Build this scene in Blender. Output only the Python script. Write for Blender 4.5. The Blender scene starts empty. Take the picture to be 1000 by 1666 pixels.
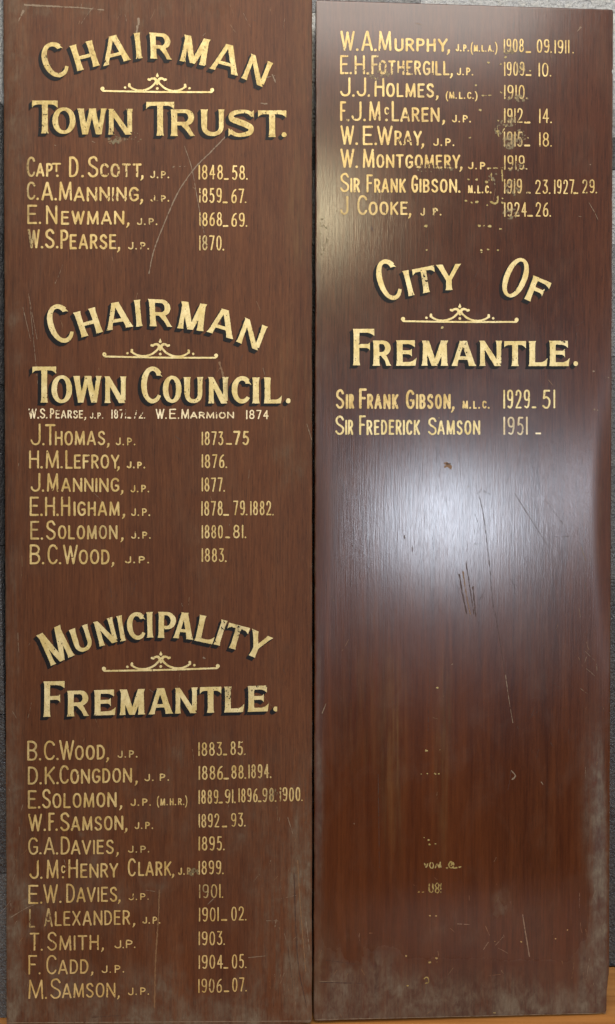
import bpy, math, random
import numpy as np

random.seed(7)
S = bpy.context.scene
COL = S.collection

# ------------------------------------------------------------------ camera, world, lamps, exposure
F_PX, CX, CY = 1250.0, 500.0, 833.0          # focal length and centre in photo pixels (1000 x 1666)
PITCH = math.radians(3.9)
CAM_H = 1.1155
cam_d = bpy.data.cameras.new('camera')
cam = bpy.data.objects.new('camera', cam_d)
COL.objects.link(cam)
cam.location = (0, 0, CAM_H)
cam.rotation_euler = (math.pi / 2 - PITCH, 0, 0)
cam_d.sensor_fit = 'VERTICAL'
cam_d.sensor_height = 24.0
cam_d.lens = 24.0 * F_PX / 1666.0
cam_d.clip_start = 0.01
cam_d.clip_end = 100
S.camera = cam

W = bpy.data.worlds.new('World')
S.world = W
W.use_nodes = True
wn = W.node_tree
wn.nodes.clear()
w_out = wn.nodes.new('ShaderNodeOutputWorld')
w_bg = wn.nodes.new('ShaderNodeBackground')
w_tc = wn.nodes.new('ShaderNodeTexCoord')
w_sep = wn.nodes.new('ShaderNodeSeparateXYZ')
w_ramp = wn.nodes.new('ShaderNodeValToRGB')
w_mr = wn.nodes.new('ShaderNodeMapRange')
w_mr.inputs[1].default_value = -1.0
w_mr.inputs[2].default_value = 1.0
wn.links.new(w_tc.outputs['Generated'], w_sep.inputs[0])
wn.links.new(w_sep.outputs['Z'], w_mr.inputs[0])
wn.links.new(w_mr.outputs[0], w_ramp.inputs[0])
cr = w_ramp.color_ramp
cr.elements[0].position = 0.0
cr.elements[0].color = (0.16, 0.11, 0.08, 1)      # warm floor and dim furniture of the room
cr.elements[1].position = 1.0
cr.elements[1].color = (0.85, 0.83, 0.82, 1)
e = cr.elements.new(0.40); e.color = (0.12, 0.095, 0.08, 1)
e = cr.elements.new(0.56); e.color = (0.22, 0.20, 0.19, 1)
e = cr.elements.new(0.68); e.color = (0.50, 0.49, 0.48, 1)
w_bg.inputs['Strength'].default_value = 0.85
wn.links.new(w_ramp.outputs[0], w_bg.inputs[0])
wn.links.new(w_bg.outputs[0], w_out.inputs[0])


def area(name, loc, target, sx, sy, power, color):
    d = bpy.data.lights.new(name, 'AREA')
    d.shape = 'RECTANGLE'
    d.size, d.size_y = sx, sy
    d.energy = power
    d.color = color
    o = bpy.data.objects.new(name, d)
    COL.objects.link(o)
    o.location = loc
    v = np.array(target, float) - np.array(loc, float)
    from mathutils import Vector
    o.rotation_euler = Vector(v).to_track_quat('-Z', 'Y').to_euler()
    return o


# daylight from the windows of the room behind the photographer, and one warm ceiling lamp
area('window_light', (1.80, -4.0, 1.26), (0.3, 1.5, 1.0), 0.58, 0.70, 80, (0.78, 0.87, 1.0))
area('window_light', (3.25, -4.0, 1.50), (0.6, 1.5, 1.0), 0.26, 0.60, 24, (0.82, 0.87, 1.0))
area('ceiling_lamp', (0.20, -1.05, 2.78), (0.05, 1.55, 1.58), 0.22, 0.34, 13, (1.0, 0.88, 0.55))
area('skylight', (0.0, 0.3, 3.2), (0.0, 1.55, 1.2), 2.2, 0.7, 36, (1.0, 0.94, 0.86))

S.view_settings.view_transform = 'Standard'
S.view_settings.look = 'None'
S.view_settings.exposure = 0.38
S.view_settings.gamma = 1.0
S.view_settings.use_curve_mapping = False

# ------------------------------------------------------------------ small helpers
cp, sp = math.cos(PITCH), math.sin(PITCH)
R_CAM = np.array([[1, 0, 0], [0, sp, cp], [0, -cp, sp]]).T    # columns: right, up, back in world axes
C_POS = np.array([0, 0, CAM_H])


def ray_cam(x, y):
    return np.array([(x - CX) / F_PX, -(y - CY) / F_PX, -1.0])


def to_world(p):
    return C_POS + R_CAM @ p


_rng = np.random.default_rng(11)
_LAT = _rng.random((257, 257))


def vnoise(x, y):
    xi = np.floor(x).astype(int); yi = np.floor(y).astype(int)
    fx = x - xi; fy = y - yi
    fx = fx * fx * (3 - 2 * fx); fy = fy * fy * (3 - 2 * fy)
    a = _LAT[xi % 256, yi % 256]; b = _LAT[(xi + 1) % 256, yi % 256]
    c = _LAT[xi % 256, (yi + 1) % 256]; d = _LAT[(xi + 1) % 256, (yi + 1) % 256]
    return (a * (1 - fx) + b * fx) * (1 - fy) + (c * (1 - fx) + d * fx) * fy


def fbm(x, y, n=4):
    s = 0; a = 0.5; t = 0
    for k in range(n):
        s = s + a * vnoise(x * 2 ** k + 17.3 * k, y * 2 ** k + 5.1 * k)
        t += a; a *= 0.5
    return s / t


def link_mesh(name, verts, loops, starts, totals, mat, parent=None, attrs=None, mat_idx=None, mats=None, smooth=False):
    me = bpy.data.meshes.new(name)
    me.vertices.add(len(verts))
    me.vertices.foreach_set('co', np.asarray(verts, np.float32).ravel())
    me.loops.add(len(loops))
    me.loops.foreach_set('vertex_index', np.asarray(loops, np.int32))
    me.polygons.add(len(starts))
    me.polygons.foreach_set('loop_start', np.asarray(starts, np.int32))
    me.polygons.foreach_set('loop_total', np.asarray(totals, np.int32))
    for m in (mats or [mat]):
        me.materials.append(m)
    if mat_idx is not None:
        me.polygons.foreach_set('material_index', np.asarray(mat_idx, np.int32))
    me.polygons.foreach_set('use_smooth', np.full(len(starts), smooth, bool))
    me.update(calc_edges=True)
    for k, v in (attrs or {}).items():
        a = me.attributes.new(k, 'FLOAT', 'POINT')
        a.data.foreach_set('value', np.asarray(v, np.float32))
    me.validate()
    o = bpy.data.objects.new(name, me)
    COL.objects.link(o)
    if parent is not None:
        o.parent = parent
    return o


def poly_mesh(name, verts, faces, mat, parent=None, attrs=None, smooth=False):
    loops = [i for f in faces for i in f]
    tot = [len(f) for f in faces]
    st = np.concatenate([[0], np.cumsum(tot)[:-1]])
    return link_mesh(name, verts, loops, st, tot, mat, parent, attrs, smooth=smooth)


# ------------------------------------------------------------------ materials
class NT:
    def __init__(self, name):
        self.m = bpy.data.materials.new(name)
        self.m.use_nodes = True
        self.t = self.m.node_tree
        self.t.nodes.clear()
        self.out = self.n('ShaderNodeOutputMaterial')
        self.b = self.n('ShaderNodeBsdfPrincipled')
        self.l(self.b.outputs[0], self.out.inputs[0])

    def n(self, k, **kw):
        x = self.t.nodes.new(k)
        for a, v in kw.items():
            setattr(x, a, v)
        return x

    def l(self, a, b):
        self.t.links.new(a, b)

    def coords(self, scale, rot=(0, 0, 0), loc=(0, 0, 0)):
        if not hasattr(self, 'tc'):
            self.tc = self.n('ShaderNodeTexCoord')
        m = self.n('ShaderNodeMapping')
        m.inputs['Scale'].default_value = scale
        m.inputs['Rotation'].default_value = rot
        m.inputs['Location'].default_value = loc
        self.l(self.tc.outputs['Object'], m.inputs['Vector'])
        return m.outputs[0]

    def noise(self, scale, detail=4, rough=0.55, dist=0.0, loc=(0, 0, 0)):
        x = self.n('ShaderNodeTexNoise')
        x.inputs['Scale'].default_value = 1.0
        x.inputs['Detail'].default_value = detail
        x.inputs['Roughness'].default_value = rough
        x.inputs['Distortion'].default_value = dist
        self.l(self.coords(scale, loc=loc), x.inputs['Vector'])
        return x.outputs['Fac']

    def rng(self, v, a, b, c=0.0, d=1.0):
        x = self.n('ShaderNodeMapRange')
        x.inputs[1].default_value = a; x.inputs[2].default_value = b
        x.inputs[3].default_value = c; x.inputs[4].default_value = d
        self.l(v, x.inputs[0])
        return x.outputs[0]

    def math(self, op, a, b=0.5, clamp=False):
        x = self.n('ShaderNodeMath', operation=op, use_clamp=clamp)
        for i, v in enumerate((a, b)):
            if isinstance(v, (int, float)):
                x.inputs[i].default_value = v
            else:
                self.l(v, x.inputs[i])
        return x.outputs[0]

    def mix(self, f, a, b, mode='MIX'):
        x = self.n('ShaderNodeMix', data_type='RGBA', blend_type=mode)
        ins = [i for i in x.inputs if i.enabled]
        for s, v in zip((x.inputs[0], x.inputs[6], x.inputs[7]), (f, a, b)):
            if isinstance(v, (int, float)):
                s.default_value = v
            elif isinstance(v, tuple):
                s.default_value = (*v, 1) if len(v) == 3 else v
            else:
                self.l(v, s)
        return x.outputs[2]

    def attr(self, name):
        x = self.n('ShaderNodeAttribute', attribute_name=name)
        return x.outputs['Fac']

    def bump(self, h, strength, dist, prev=None):
        x = self.n('ShaderNodeBump')
        x.inputs['Strength'].default_value = strength
        x.inputs['Distance'].default_value = dist
        self.l(h, x.inputs['Height'])
        if prev is not None:
            self.l(prev, x.inputs['Normal'])
        return x.outputs[0]


def wood_mat(name, dark, mid, light, rough, seed, bump_s, spec):
    t = NT(name)
    o = (seed, seed * .7, seed * 1.3)
    band = t.noise((9, 9, 0.45), 3, 0.5, 0.3, o)
    mid_g = t.noise((62, 62, 2.6), 5, 0.65, 0.25, o)
    tick = t.noise((400, 400, 30), 3, 0.7, 0.0, (seed * 2, seed, seed))
    fine = t.noise((270, 270, 10), 4, 0.65, 0.1, o)
    pores = t.noise((900, 900, 26), 2, 0.5, 0.0, o)
    c = t.mix(t.rng(band, 0.34, 0.68), dark, mid)
    c = t.mix(t.math('MULTIPLY', t.rng(mid_g, 0.36, 0.74), 0.60), c, light)
    c = t.mix(t.math('MULTIPLY', t.rng(fine, 0.40, 0.72), 0.62), c, tuple(x * 0.55 for x in dark))
    c = t.mix(t.math('MULTIPLY', t.rng(tick, 0.56, 0.66), 0.55), c, tuple(x * 0.40 for x in dark))
    c = t.mix(t.math('MULTIPLY', t.rng(tick, 0.44, 0.34), 0.30), c, tuple(x * 1.25 for x in light))
    # redder and yellower areas of the board face
    c = t.mix(t.math('MULTIPLY', t.attr('red'), 0.75), c, t.mix(t.rng(mid_g, .3, .7), (0.044, 0.0088, 0.0020), (0.112, 0.0290, 0.0065)))
    c = t.mix(t.math('MULTIPLY', t.attr('ochre'), t.rng(fine, 0.3, 0.75, 0.25, 0.8)), c, (0.21, 0.120, 0.045))
    # pale scuffing and grime where the varnish has gone
    grit = t.noise((160, 160, 60), 5, 0.65, 0.4, o)
    streak = t.noise((300, 300, 14), 4, 0.6, 0.0, o)
    cloud = t.noise((30, 30, 22), 6, 0.62, 0.5, o)
    film = t.math('ADD', t.math('MULTIPLY', t.rng(cloud, 0.30, 0.70), 0.55), t.math('MULTIPLY', t.rng(t.math('ADD', t.math('MULTIPLY', grit, 0.8), t.math('MULTIPLY', streak, 0.2)), 0.34, 0.66), 0.35))
    sc = t.math('MULTIPLY', t.attr('scuff'), t.rng(film, 0.18, 0.72, 0.12, 0.95), True)
    c = t.mix(sc, c, t.mix(film, (0.078, 0.053, 0.034), (0.175, 0.140, 0.095)))
    # overall haze of fine dust and handling marks
    dust = t.noise((14, 14, 8), 6, 0.65, 0.6, o)
    c = t.mix(t.rng(dust, 0.50, 0.78, 0.0, 0.14), c, (0.13, 0.082, 0.052))
    t.l(c, t.b.inputs['Base Color'])
    r = t.math('ADD', t.rng(dust, 0.3, 0.8, rough - 0.01, rough + 0.03), t.math('MULTIPLY', t.attr('scuff'), 0.25))
    r = t.math('ADD', r, t.math('MULTIPLY', t.attr('matte'), 0.30), True)
    t.l(r, t.b.inputs['Roughness'])
    t.b.inputs['Specular IOR Level'].default_value = 0.04
    h = t.math('ADD', t.math('MULTIPLY', fine, 0.7), t.math('MULTIPLY', pores, 0.5))
    n1 = t.bump(h, bump_s, 0.0006)
    n2 = t.bump(mid_g, 0.035, 0.002, n1)
    t.l(n2, t.b.inputs['Normal'])
    # the coat of varnish
    g = t.n('ShaderNodeBsdfAnisotropic', distribution='BECKMANN')
    g.inputs['Color'].default_value = (1, 1, 1, 1)
    t.l(r, g.inputs['Roughness'])
    t.l(n2, g.inputs['Normal'])
    g2 = t.n('ShaderNodeBsdfAnisotropic', distribution='BECKMANN')
    g2.inputs['Color'].default_value = (1, 1, 1, 1)
    t.l(t.math('ADD', r, 0.13), g2.inputs['Roughness'])
    t.l(n2, g2.inputs['Normal'])
    gm = t.n('ShaderNodeMixShader')
    gm.inputs[0].default_value = 0.5
    t.l(g.outputs[0], gm.inputs[1]); t.l(g2.outputs[0], gm.inputs[2])
    fr = t.n('ShaderNodeFresnel')
    fr.inputs['IOR'].default_value = 1.5
    k = t.math('MULTIPLY', fr.outputs[0], t.math('MULTIPLY', t.math('SUBTRACT', 1.0, t.math('MULTIPLY', t.attr('matte'), 0.55)), spec * 2.0))
    mx = t.n('ShaderNodeMixShader')
    t.l(k, mx.inputs[0]); t.l(t.b.outputs[0], mx.inputs[1]); t.l(gm.outputs[0], mx.inputs[2])
    t.l(mx.outputs[0], t.out.inputs[0])
    return t.m


M_WOOD_L = wood_mat('mahogany_brown', (0.062, 0.0180, 0.0055), (0.100, 0.0310, 0.0088), (0.132, 0.0465, 0.0150), 0.50, 3.1, 0.30, 0.20)
M_WOOD_R = wood_mat('mahogany_red', (0.036, 0.0086, 0.0030), (0.062, 0.0162, 0.0054), (0.091, 0.0278, 0.0090), 0.185, 8.4, 0.27, 0.44)


def gold_mat(name, col, pale, rough, metal, age=0.5):
    t = NT(name)
    blot = t.noise((330, 330, 230), 5, 0.7)
    mott = t.noise((110, 110, 70), 4, 0.6, 0.4)
    big = t.noise((30, 30, 22), 3, 0.5)
    fleck = t.noise((620, 620, 380), 3, 0.6)
    streak = t.noise((700, 700, 40), 3, 0.6)
    c = t.mix(t.rng(big, 0.36, 0.64), col, pale)
    c = t.mix(t.rng(mott, 0.46, 0.70, 0.0, age), c, (col[0] * 0.66, col[1] * 0.58, col[2] * 0.50))
    c = t.mix(t.rng(blot, 0.52, 0.72, 0.0, age), c, tuple(x * 0.50 for x in col))
    c = t.mix(t.rng(mott, 0.32, 0.44, 0.45, 0.0), c, tuple(min(1, x * 1.12 + .03) for x in pale))
    c = t.mix(t.math('MULTIPLY', t.rng(fleck, 0.64, 0.72), 0.5 + age * 0.4), c, (0.10, 0.055, 0.022))
    f = t.math('MULTIPLY', t.attr('fade'), t.rng(streak, 0.25, 0.65, 0.45, 1.1), True)
    c = t.mix(f, c, (0.155, 0.110, 0.060))
    t.l(c, t.b.inputs['Base Color'])
    t.b.inputs['Metallic'].default_value = metal
    t.l(t.rng(blot, 0.3, 0.7, rough, rough + 0.18), t.b.inputs['Roughness'])
    t.l(t.bump(mott, 0.35, 0.002, t.bump(blot, 0.25, 0.0006)), t.b.inputs['Normal'])
    return t.m


M_LEAF = gold_mat('gold_leaf', (0.58, 0.440, 0.165), (0.72, 0.590, 0.300), 0.40, 0.18, 0.40)
M_LEAF_OLD = gold_mat('aged_gold_leaf', (0.44, 0.320, 0.100), (0.56, 0.440, 0.185), 0.42, 0.22, 0.85)
M_NAME = gold_mat('gold_paint', (0.50, 0.335, 0.105), (0.63, 0.465, 0.195), 0.40, 0.22, 0.55)
M_PALE = gold_mat('pale_gilt', (0.74, 0.58, 0.33), (0.80, 0.68, 0.45), 0.42, 0.10)


def plain(name, c1, c2, rough, scale=(80, 80, 80), b=0.2):
    t = NT(name)
    n = t.noise(scale, 5, 0.65)
    t.l(t.mix(n, c1, c2), t.b.inputs['Base Color'])
    t.b.inputs['Roughness'].default_value = rough
    t.l(t.bump(n, b, 0.001), t.b.inputs['Normal'])
    return t.m


M_SMEAR = plain('rubbed_gilding', (0.085, 0.055, 0.022), (0.17, 0.125, 0.055), 0.6, (260, 260, 120))
M_RESIDUE = gold_mat('old_gilt', (0.30, 0.215, 0.050), (0.42, 0.32, 0.12), 0.5, 0.1)
M_SHADE = plain('black_lettering_paint', (0.004, 0.004, 0.005), (0.014, 0.013, 0.013), 0.55, (200, 200, 90))
M_SHADE.node_tree.nodes['Principled BSDF'].inputs['Specular IOR Level'].default_value = 0.15
M_SCR_PALE = plain('scratch_pale', (0.13, 0.082, 0.050), (0.23, 0.165, 0.105), 0.7, (300, 300, 120))
M_SCR_DARK = plain('scratch_dark', (0.028, 0.011, 0.006), (0.060, 0.024, 0.011), 0.6, (300, 300, 120))
M_SCR_TAN = plain('scratch_tan', (0.125, 0.058, 0.020), (0.19, 0.10, 0.042), 0.6, (300, 300, 120))


def stone_mat():
    t = NT('rough_stone')
    a = t.noise((60, 60, 60), 6, 0.7, 0.3)
    b = t.noise((230, 230, 230), 4, 0.7)
    v = t.n('ShaderNodeTexVoronoi')
    v.inputs['Scale'].default_value = 1.0
    t.l(t.coords((170, 170, 170)), v.inputs['Vector'])
    col = t.n('ShaderNodeAttribute', attribute_name='tone').outputs['Fac']
    base = t.mix(col, (0.020, 0.021, 0.026), (0.62, 0.63, 0.64))
    base = t.mix(t.rng(a, 0.40, 0.70, 0.0, 0.65), base, t.mix(col, (0.075, 0.070, 0.060), (0.80, 0.78, 0.70)))
    base = t.mix(t.math('MULTIPLY', t.rng(b, 0.62, 0.68, 0.0, 1.0), t.rng(col, 0.0, 0.5, 0.25, 0.9)), base, (0.55, 0.55, 0.52))
    base = t.mix(t.rng(b, 0.30, 0.42, 0.6, 0.0), base, (0.012, 0.012, 0.015))
    t.l(base, t.b.inputs['Base Color'])
    t.l(t.rng(a, 0.3, 0.7, 0.14, 0.38), t.b.inputs['Roughness'])
    n1 = t.bump(a, 0.9, 0.010)
    n2 = t.bump(v.outputs['Distance'], 0.7, 0.004, n1)
    n3 = t.bump(b, 0.8, 0.003, n2)
    t.l(n3, t.b.inputs['Normal'])
    return t.m


M_STONE = stone_mat()


def floor_mat():
    t = NT('orange_floorboards')
    pl = t.n('ShaderNodeAttribute', attribute_name='tone').outputs['Fac']
    g = t.noise((2.5, 120, 120), 5, 0.6, 0.4)
    g2 = t.noise((1.2, 28, 28), 3, 0.6, 0.8)
    c = t.mix(pl, (0.38, 0.150, 0.036), (0.56, 0.260, 0.072))
    c = t.mix(t.rng(g, 0.35, 0.7, 0.0, 0.5), c, (0.20, 0.070, 0.018))
    c = t.mix(t.rng(g2, 0.4, 0.7, 0.0, 0.4), c, (0.58, 0.30, 0.10))
    t.l(c, t.b.inputs['Base Color'])
    t.b.inputs['Roughness'].default_value = 0.33
    t.l(t.bump(g, 0.1, 0.001), t.b.inputs['Normal'])
    return t.m


M_FLOOR = floor_mat()

# ------------------------------------------------------------------ the setting: floor and walls
def box_into(V, Fc, A, x0, x1, y0, y1, z0, z1, tone, jit=0.0, bev=0.0):
    b = len(V)
    r = lambda: random.uniform(-jit, jit)
    if bev:
        # a block with a bevelled front (front faces -y)
        for (x, z) in ((x0, z0), (x1, z0), (x1, z1), (x0, z1)):
            V.append((x, y1, z)); A.append(tone)
        for (x, z) in ((x0, z0), (x1, z0), (x1, z1), (x0, z1)):
            V.append((x, y0 + bev, z)); A.append(tone)
        for (x, z) in ((x0 + bev, z0 + bev), (x1 - bev, z0 + bev), (x1 - bev, z1 - bev), (x0 + bev, z1 - bev)):
            V.append((x + r(), y0 + r(), z + r())); A.append(tone)
        for k in range(4):
            n = (k + 1) % 4
            Fc.append((b + k, b + n, b + 4 + n, b + 4 + k))
            Fc.append((b + 4 + k, b + 4 + n, b + 8 + n, b + 8 + k))
        Fc.append((b + 8, b + 9, b + 10, b + 11))
        Fc.append((b + 3, b + 2, b + 1, b))
        return
    for (x, y, z) in ((x0, y0, z0), (x1, y0, z0), (x1, y1, z0), (x0, y1, z0), (x0, y0, z1), (x1, y0, z1), (x1, y1, z1), (x0, y1, z1)):
        V.append((x, y, z)); A.append(tone)
    for f in ((0, 3, 2, 1), (4, 5, 6, 7), (0, 1, 5, 4), (1, 2, 6, 5), (2, 3, 7, 6), (3, 0, 4, 7)):
        Fc.append(tuple(b + i for i in f))


V, Fc, A = [], [], []
yy = 0.30
ki = 0
edges = [1.622, 1.530, 1.441, 1.352, 1.263, 1.174, 1.085, 0.996, 0.907]
for k in range(len(edges) - 1):
    off = random.uniform(-0.4, 0.4)
    for xs in (-2.2 + off, -0.4 + off, 1.2 + off):
        pass
    cuts = [-2.6, -0.9 + off, 0.72 + off * 0.3, 2.6]
    for i in range(3):
        box_into(V, Fc, A, cuts[i] + 0.0006, cuts[i + 1] - 0.0006, edges[k + 1] + 0.0007, edges[k] - 0.0007, -0.03, random.uniform(-0.0004, 0.0), random.random())
box_into(V, Fc, A, -2.6, 2.6, 0.905, 1.70, -0.09, -0.012, 0.0)
floor = poly_mesh('floor', V, Fc, M_FLOOR, attrs={'tone': A})
floor['kind'] = 'structure'

# main stone wall behind the boards: courses of rough blocks
V, Fc, A = [], [], []
WY = 1.625
courses = [(0.0, 0.36, 0.05), (0.36, 0.62, 0.07), (0.62, 0.86, 0.09), (0.86, 1.10, 0.13), (1.10, 1.33, 0.18), (1.33, 1.56, 0.26), (1.56, 1.71, 0.62),
           (1.71, 1.775, 0.06), (1.775, 1.83, 0.40), (1.83, 1.885, 0.62), (1.885, 2.020, 0.80), (2.020, 2.12, 0.50), (2.12, 2.5, 0.5)]
box_into(V, Fc, A, -1.4, 1.4, WY + 0.008, WY + 0.30, 0.0, 2.5, 0.10)
for (z0, z1, tone) in courses:
    x = -1.4 + random.uniform(-0.05, 0.05)
    while x < 1.38:
        w = random.uniform(0.28, 0.46)
        x1 = min(x + w, 1.4)
        if 0.55 < x1 < 0.72:
            x1 = 0.80
        tn = tone + random.uniform(-0.03, 0.03)
        if z0 > 2.0:
            tn = (0.26 if x1 < 0.45 else 0.16 if x1 < 0.7 else 0.60)
        box_into(V, Fc, A, x + 0.0003, x1 - 0.0003, WY, WY + 0.012, z0 + 0.0003, z1 - 0.0003, max(0.0, tn), 0.0006, 0.0008)
        x = x1
wall = poly_mesh('stone_wall', V, Fc, M_STONE, attrs={'tone': A})
wall['label'] = 'rough speckled stone wall, dark below and pale at top, behind both honour boards'
wall['category'] = 'wall'

# projecting pier beside the left board
V, Fc, A = [], [], []
zs = [0.0, 0.30, 0.62, 0.95, 1.26, 1.55, 1.80, 2.10, 2.5]
tn = [0.10, 0.02, 0.03, 0.04, 0.06, 0.14, 0.85, 0.95]
for k in range(8):
    box_into(V, Fc, A, -1.2, -0.5900 - 0.0006 * (k % 2), 1.466, WY - 0.004, zs[k] + 0.001, zs[k + 1] - 0.001, tn[k])
pier = poly_mesh('stone_pier', V, Fc, M_STONE, attrs={'tone': A})
pier['label'] = 'narrow strip of grey rough stone pier beside the left edge of the left board'
pier['category'] = 'pier'


# ------------------------------------------------------------------ the two boards: pose from their corners
class Board:
    def __init__(self, corners, H, label):
        r = [ray_cam(*p) for p in corners]               # TL TR BR BL
        u, s, vt = np.linalg.svd(np.array([r[0], -r[1], r[2], -r[3]]).T)
        d = vt[-1] / vt[-1][0]
        P = [d[i] * r[i] for i in range(4)]
        h = (np.linalg.norm(P[3] - P[0]) + np.linalg.norm(P[2] - P[1])) / 2
        P = [to_world(p * (H / h)) for p in P]
        v = (P[0] - P[3]) + (P[1] - P[2]); self.V = v / np.linalg.norm(v)
        u = (P[1] - P[0]) + (P[2] - P[3])
        u = u - self.V * (u @ self.V); self.U = u / np.linalg.norm(u)
        self.N = np.cross(self.V, self.U)                 # into the wall
        self.W = (np.linalg.norm(P[1] - P[0]) + np.linalg.norm(P[2] - P[3])) / 2
        self.H = H
        c = sum(P) / 4
        self.O = c - self.V * H / 2                       # bottom centre, front face
        e = bpy.data.objects.new('honour_board', None)
        COL.objects.link(e)
        from mathutils import Matrix
        m = Matrix.Identity(4)
        for i in range(3):
            m[i][0] = self.U[i]; m[i][1] = self.N[i]; m[i][2] = self.V[i]; m[i][3] = self.O[i]
        e.matrix_world = m
        e.empty_display_size = 0.1
        e['label'] = label
        e['category'] = 'honour board'
        e['group'] = 'honour boards leaning side by side'
        self.e = e

    def loc(self, px, py, lift):
        """photo pixels -> local coordinates on the board's face (lift metres proud of it)"""
        px = np.asarray(px, float); py = np.asarray(py, float)
        d = np.stack([(px - CX) / F_PX, -(py - CY) / F_PX, -np.ones_like(px)], -1) @ R_CAM.T
        o = self.O - self.N * lift
        t = ((o - C_POS) @ self.N) / (d @ self.N)
        p = C_POS + d * t[..., None] - self.O
        return np.stack([p @ self.U, np.full_like(px, -lift), p @ self.V], -1)

    def px(self, x, z):
        """local -> photo pixels (used to lay stains out in the same plan as the lettering)"""
        p = self.O + np.multiply.outer(x, self.U) + np.multiply.outer(z, self.V) - C_POS
        q = p @ R_CAM
        return CX + F_PX * q[..., 0] / -q[..., 2], CY - F_PX * q[..., 1] / -q[..., 2]


LB = Board([(4.5, -19), (507.7, -10), (507.5, 1664), (10, 1681)], 2.02,
           'left brown board with three arched gilt headings, CHAIRMAN twice and MUNICIPALITY, above name lists')
RB = Board([(513.5, -2), (998, 16), (991, 1650), (509.7, 1661)], 2.016,
           'right reddish board with one heading, CITY OF FREMANTLE, and bare glossy lower half')

# wear on the gilding: x, y, rx, ry, fade, holes     (photo pixels)
WEAR = [
    (49, 271, 11, 18, .75, .15), (49, 311, 10, 16, .75, .15), (50, 349, 10, 18, .6, .2), (48, 388, 9, 18, .8, .25),
    (195, 278, 34, 14, .35, .42), (190, 322, 40, 13, .15, .40), (258, 285, 18, 10, .35, .2), (258, 324, 18, 8, .35, .35),
    (238, 361, 20, 8, .55, .25), (224, 402, 20, 9, .35, .35), (325, 330, 5, 60, .2, .3), (332, 396, 7, 14, .7, .2),
    (214, 669, 26, 9, .2, .85), (150, 668, 20, 6, .1, .5), (52, 668, 8, 6, .2, .5), (112, 670, 25, 8, .1, .35), (350, 670, 40, 9, .15, .3),
    (237, 717, 60, 8, .15, .12), (56, 862, 8, 17, .55, .05), (165, 862, 30, 14, .35, .05), (92, 798, 8, 4, .1, .9),
    (54, 1221, 10, 17, .4, .1), (53, 1262, 10, 17, .45, .1), (52, 1300, 10, 17, .45, .1), (85, 1262, 30, 15, .2, .1),
    (205, 1226, 20, 8, .35, .15), (440, 1293, 10, 13, .6, .25), (456, 1295, 6, 14, .3, .6), (430, 1255, 30, 12, .2, .1),
    (310, 1418, 10, 8, .75, .3), (330, 1450, 14, 14, .75, .2), (345, 1452, 10, 14, .45, .1), (53, 1495, 10, 18, .95, .3), (78, 1493, 10, 16, .6, .3),
    (62, 1508, 14, 12, .5, .3), (345, 1604, 16, 14, .35, .2), (50, 1380, 10, 18, .3, .1), (92, 1375, 14, 18, .25, .1), (116, 1525, 60, 90, .18, 0), (230, 1385, 20, 14, .3, .2),
    (640, 116, 50, 9, .35, .5), (600, 112, 40, 10, .3, .35), (614, 102, 18, 14, .45, .3), (690, 118, 45, 8, .4, .3), (566, 78, 16, 8, .3, .35), (620, 70, 16, 14, .15, .3),
    (612, 128, 16, 6, .2, .5), (690, 152, 20, 8, .4, .15), (640, 190, 40, 12, .25, .30), (690, 192, 30, 10, .3, .2), (665, 232, 26, 9, .2, .5), (700, 272, 50, 7, .3, .45),
    (828, 230, 12, 14, .9, .2), (848, 226, 8, 14, .7, .15), (832, 196, 14, 8, .8, .3), (840, 157, 22, 7, .6, .3), (845, 110, 10, 10, .5, .2), (828, 82, 10, 6, .6, .4),
    (838, 270, 22, 8, .6, .35), (832, 303, 14, 12, .6, .2), (860, 314, 8, 4, .6, .3), (832, 345, 18, 9, .6, .3), (955, 295, 10, 6, .5, .4),
    (560, 335, 12, 18, .6, .2), (588, 335, 10, 20, .4, .2), (620, 348, 20, 6, .3, .5), (700, 345, 20, 8, .5, .5), (838, 693, 24, 20, .6, .05), (572, 195, 12, 8, .1, .3),
    # headings
    (76, 95, 8, 12, .25, .28), (85, 110, 8, 10, .2, .2), (172, 104, 8, 8, .2, .35), (228, 95, 10, 4, .2, .3), (188, 74, 8, 10, .15, .15), (276, 68, 6, 10, .2, .2),
    (70, 185, 8, 3, .1, .5), (70, 205, 8, 3, .1, .5), (182, 215, 10, 8, .25, .35), (206, 203, 12, 10, .15, .22), (392, 184, 20, 10, .1, .18), (285, 196, 10, 14, .1, .12),
    (445, 183, 18, 6, .1, .3), (364, 1022, 7, 14, .35, .30), (388, 1026, 8, 16, .4, .30), (371, 1130, 7, 16, .35, .35), (406, 1125, 6, 14, .3, .25), (424, 1118, 20, 3, .2, .3),
    (78, 1155, 5, 6, .2, .3), (690, 455, 8, 14, .4, .45), (690, 437, 20, 6, .15, .2), (756, 575, 18, 22, .15, .22), (710, 556, 30, 4, .2, .35), (920, 556, 10, 3, .2, .4),
    (664, 446, 6, 8, .1, .2), (669, 478, 6, 5, .15, .3), (368, 630, 4, 18, .7, .1), (345, 552, 3, 8, .6, .2),
]
WEAR = np.array(WEAR)


def wear_at(x, y):
    fade = np.zeros_like(x); hole = np.zeros_like(x)
    for (a, b, rx, ry, f, h) in WEAR:
        if x.size == 0 or a + 2 * rx < x.min() or a - 2 * rx > x.max() or b + 2 * ry < y.min() or b - 2 * ry > y.max():
            continue
        g = np.exp(-(((x - a) / rx) ** 2 + ((y - b) / ry) ** 2) ** 1.5)
        fade = np.maximum(fade, f * g); hole = np.maximum(hole, h * g)
    return fade, hole


# ------------------------------------------------------------------ outlines -> flat painted meshes (marching squares)
G = 0.45


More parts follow.
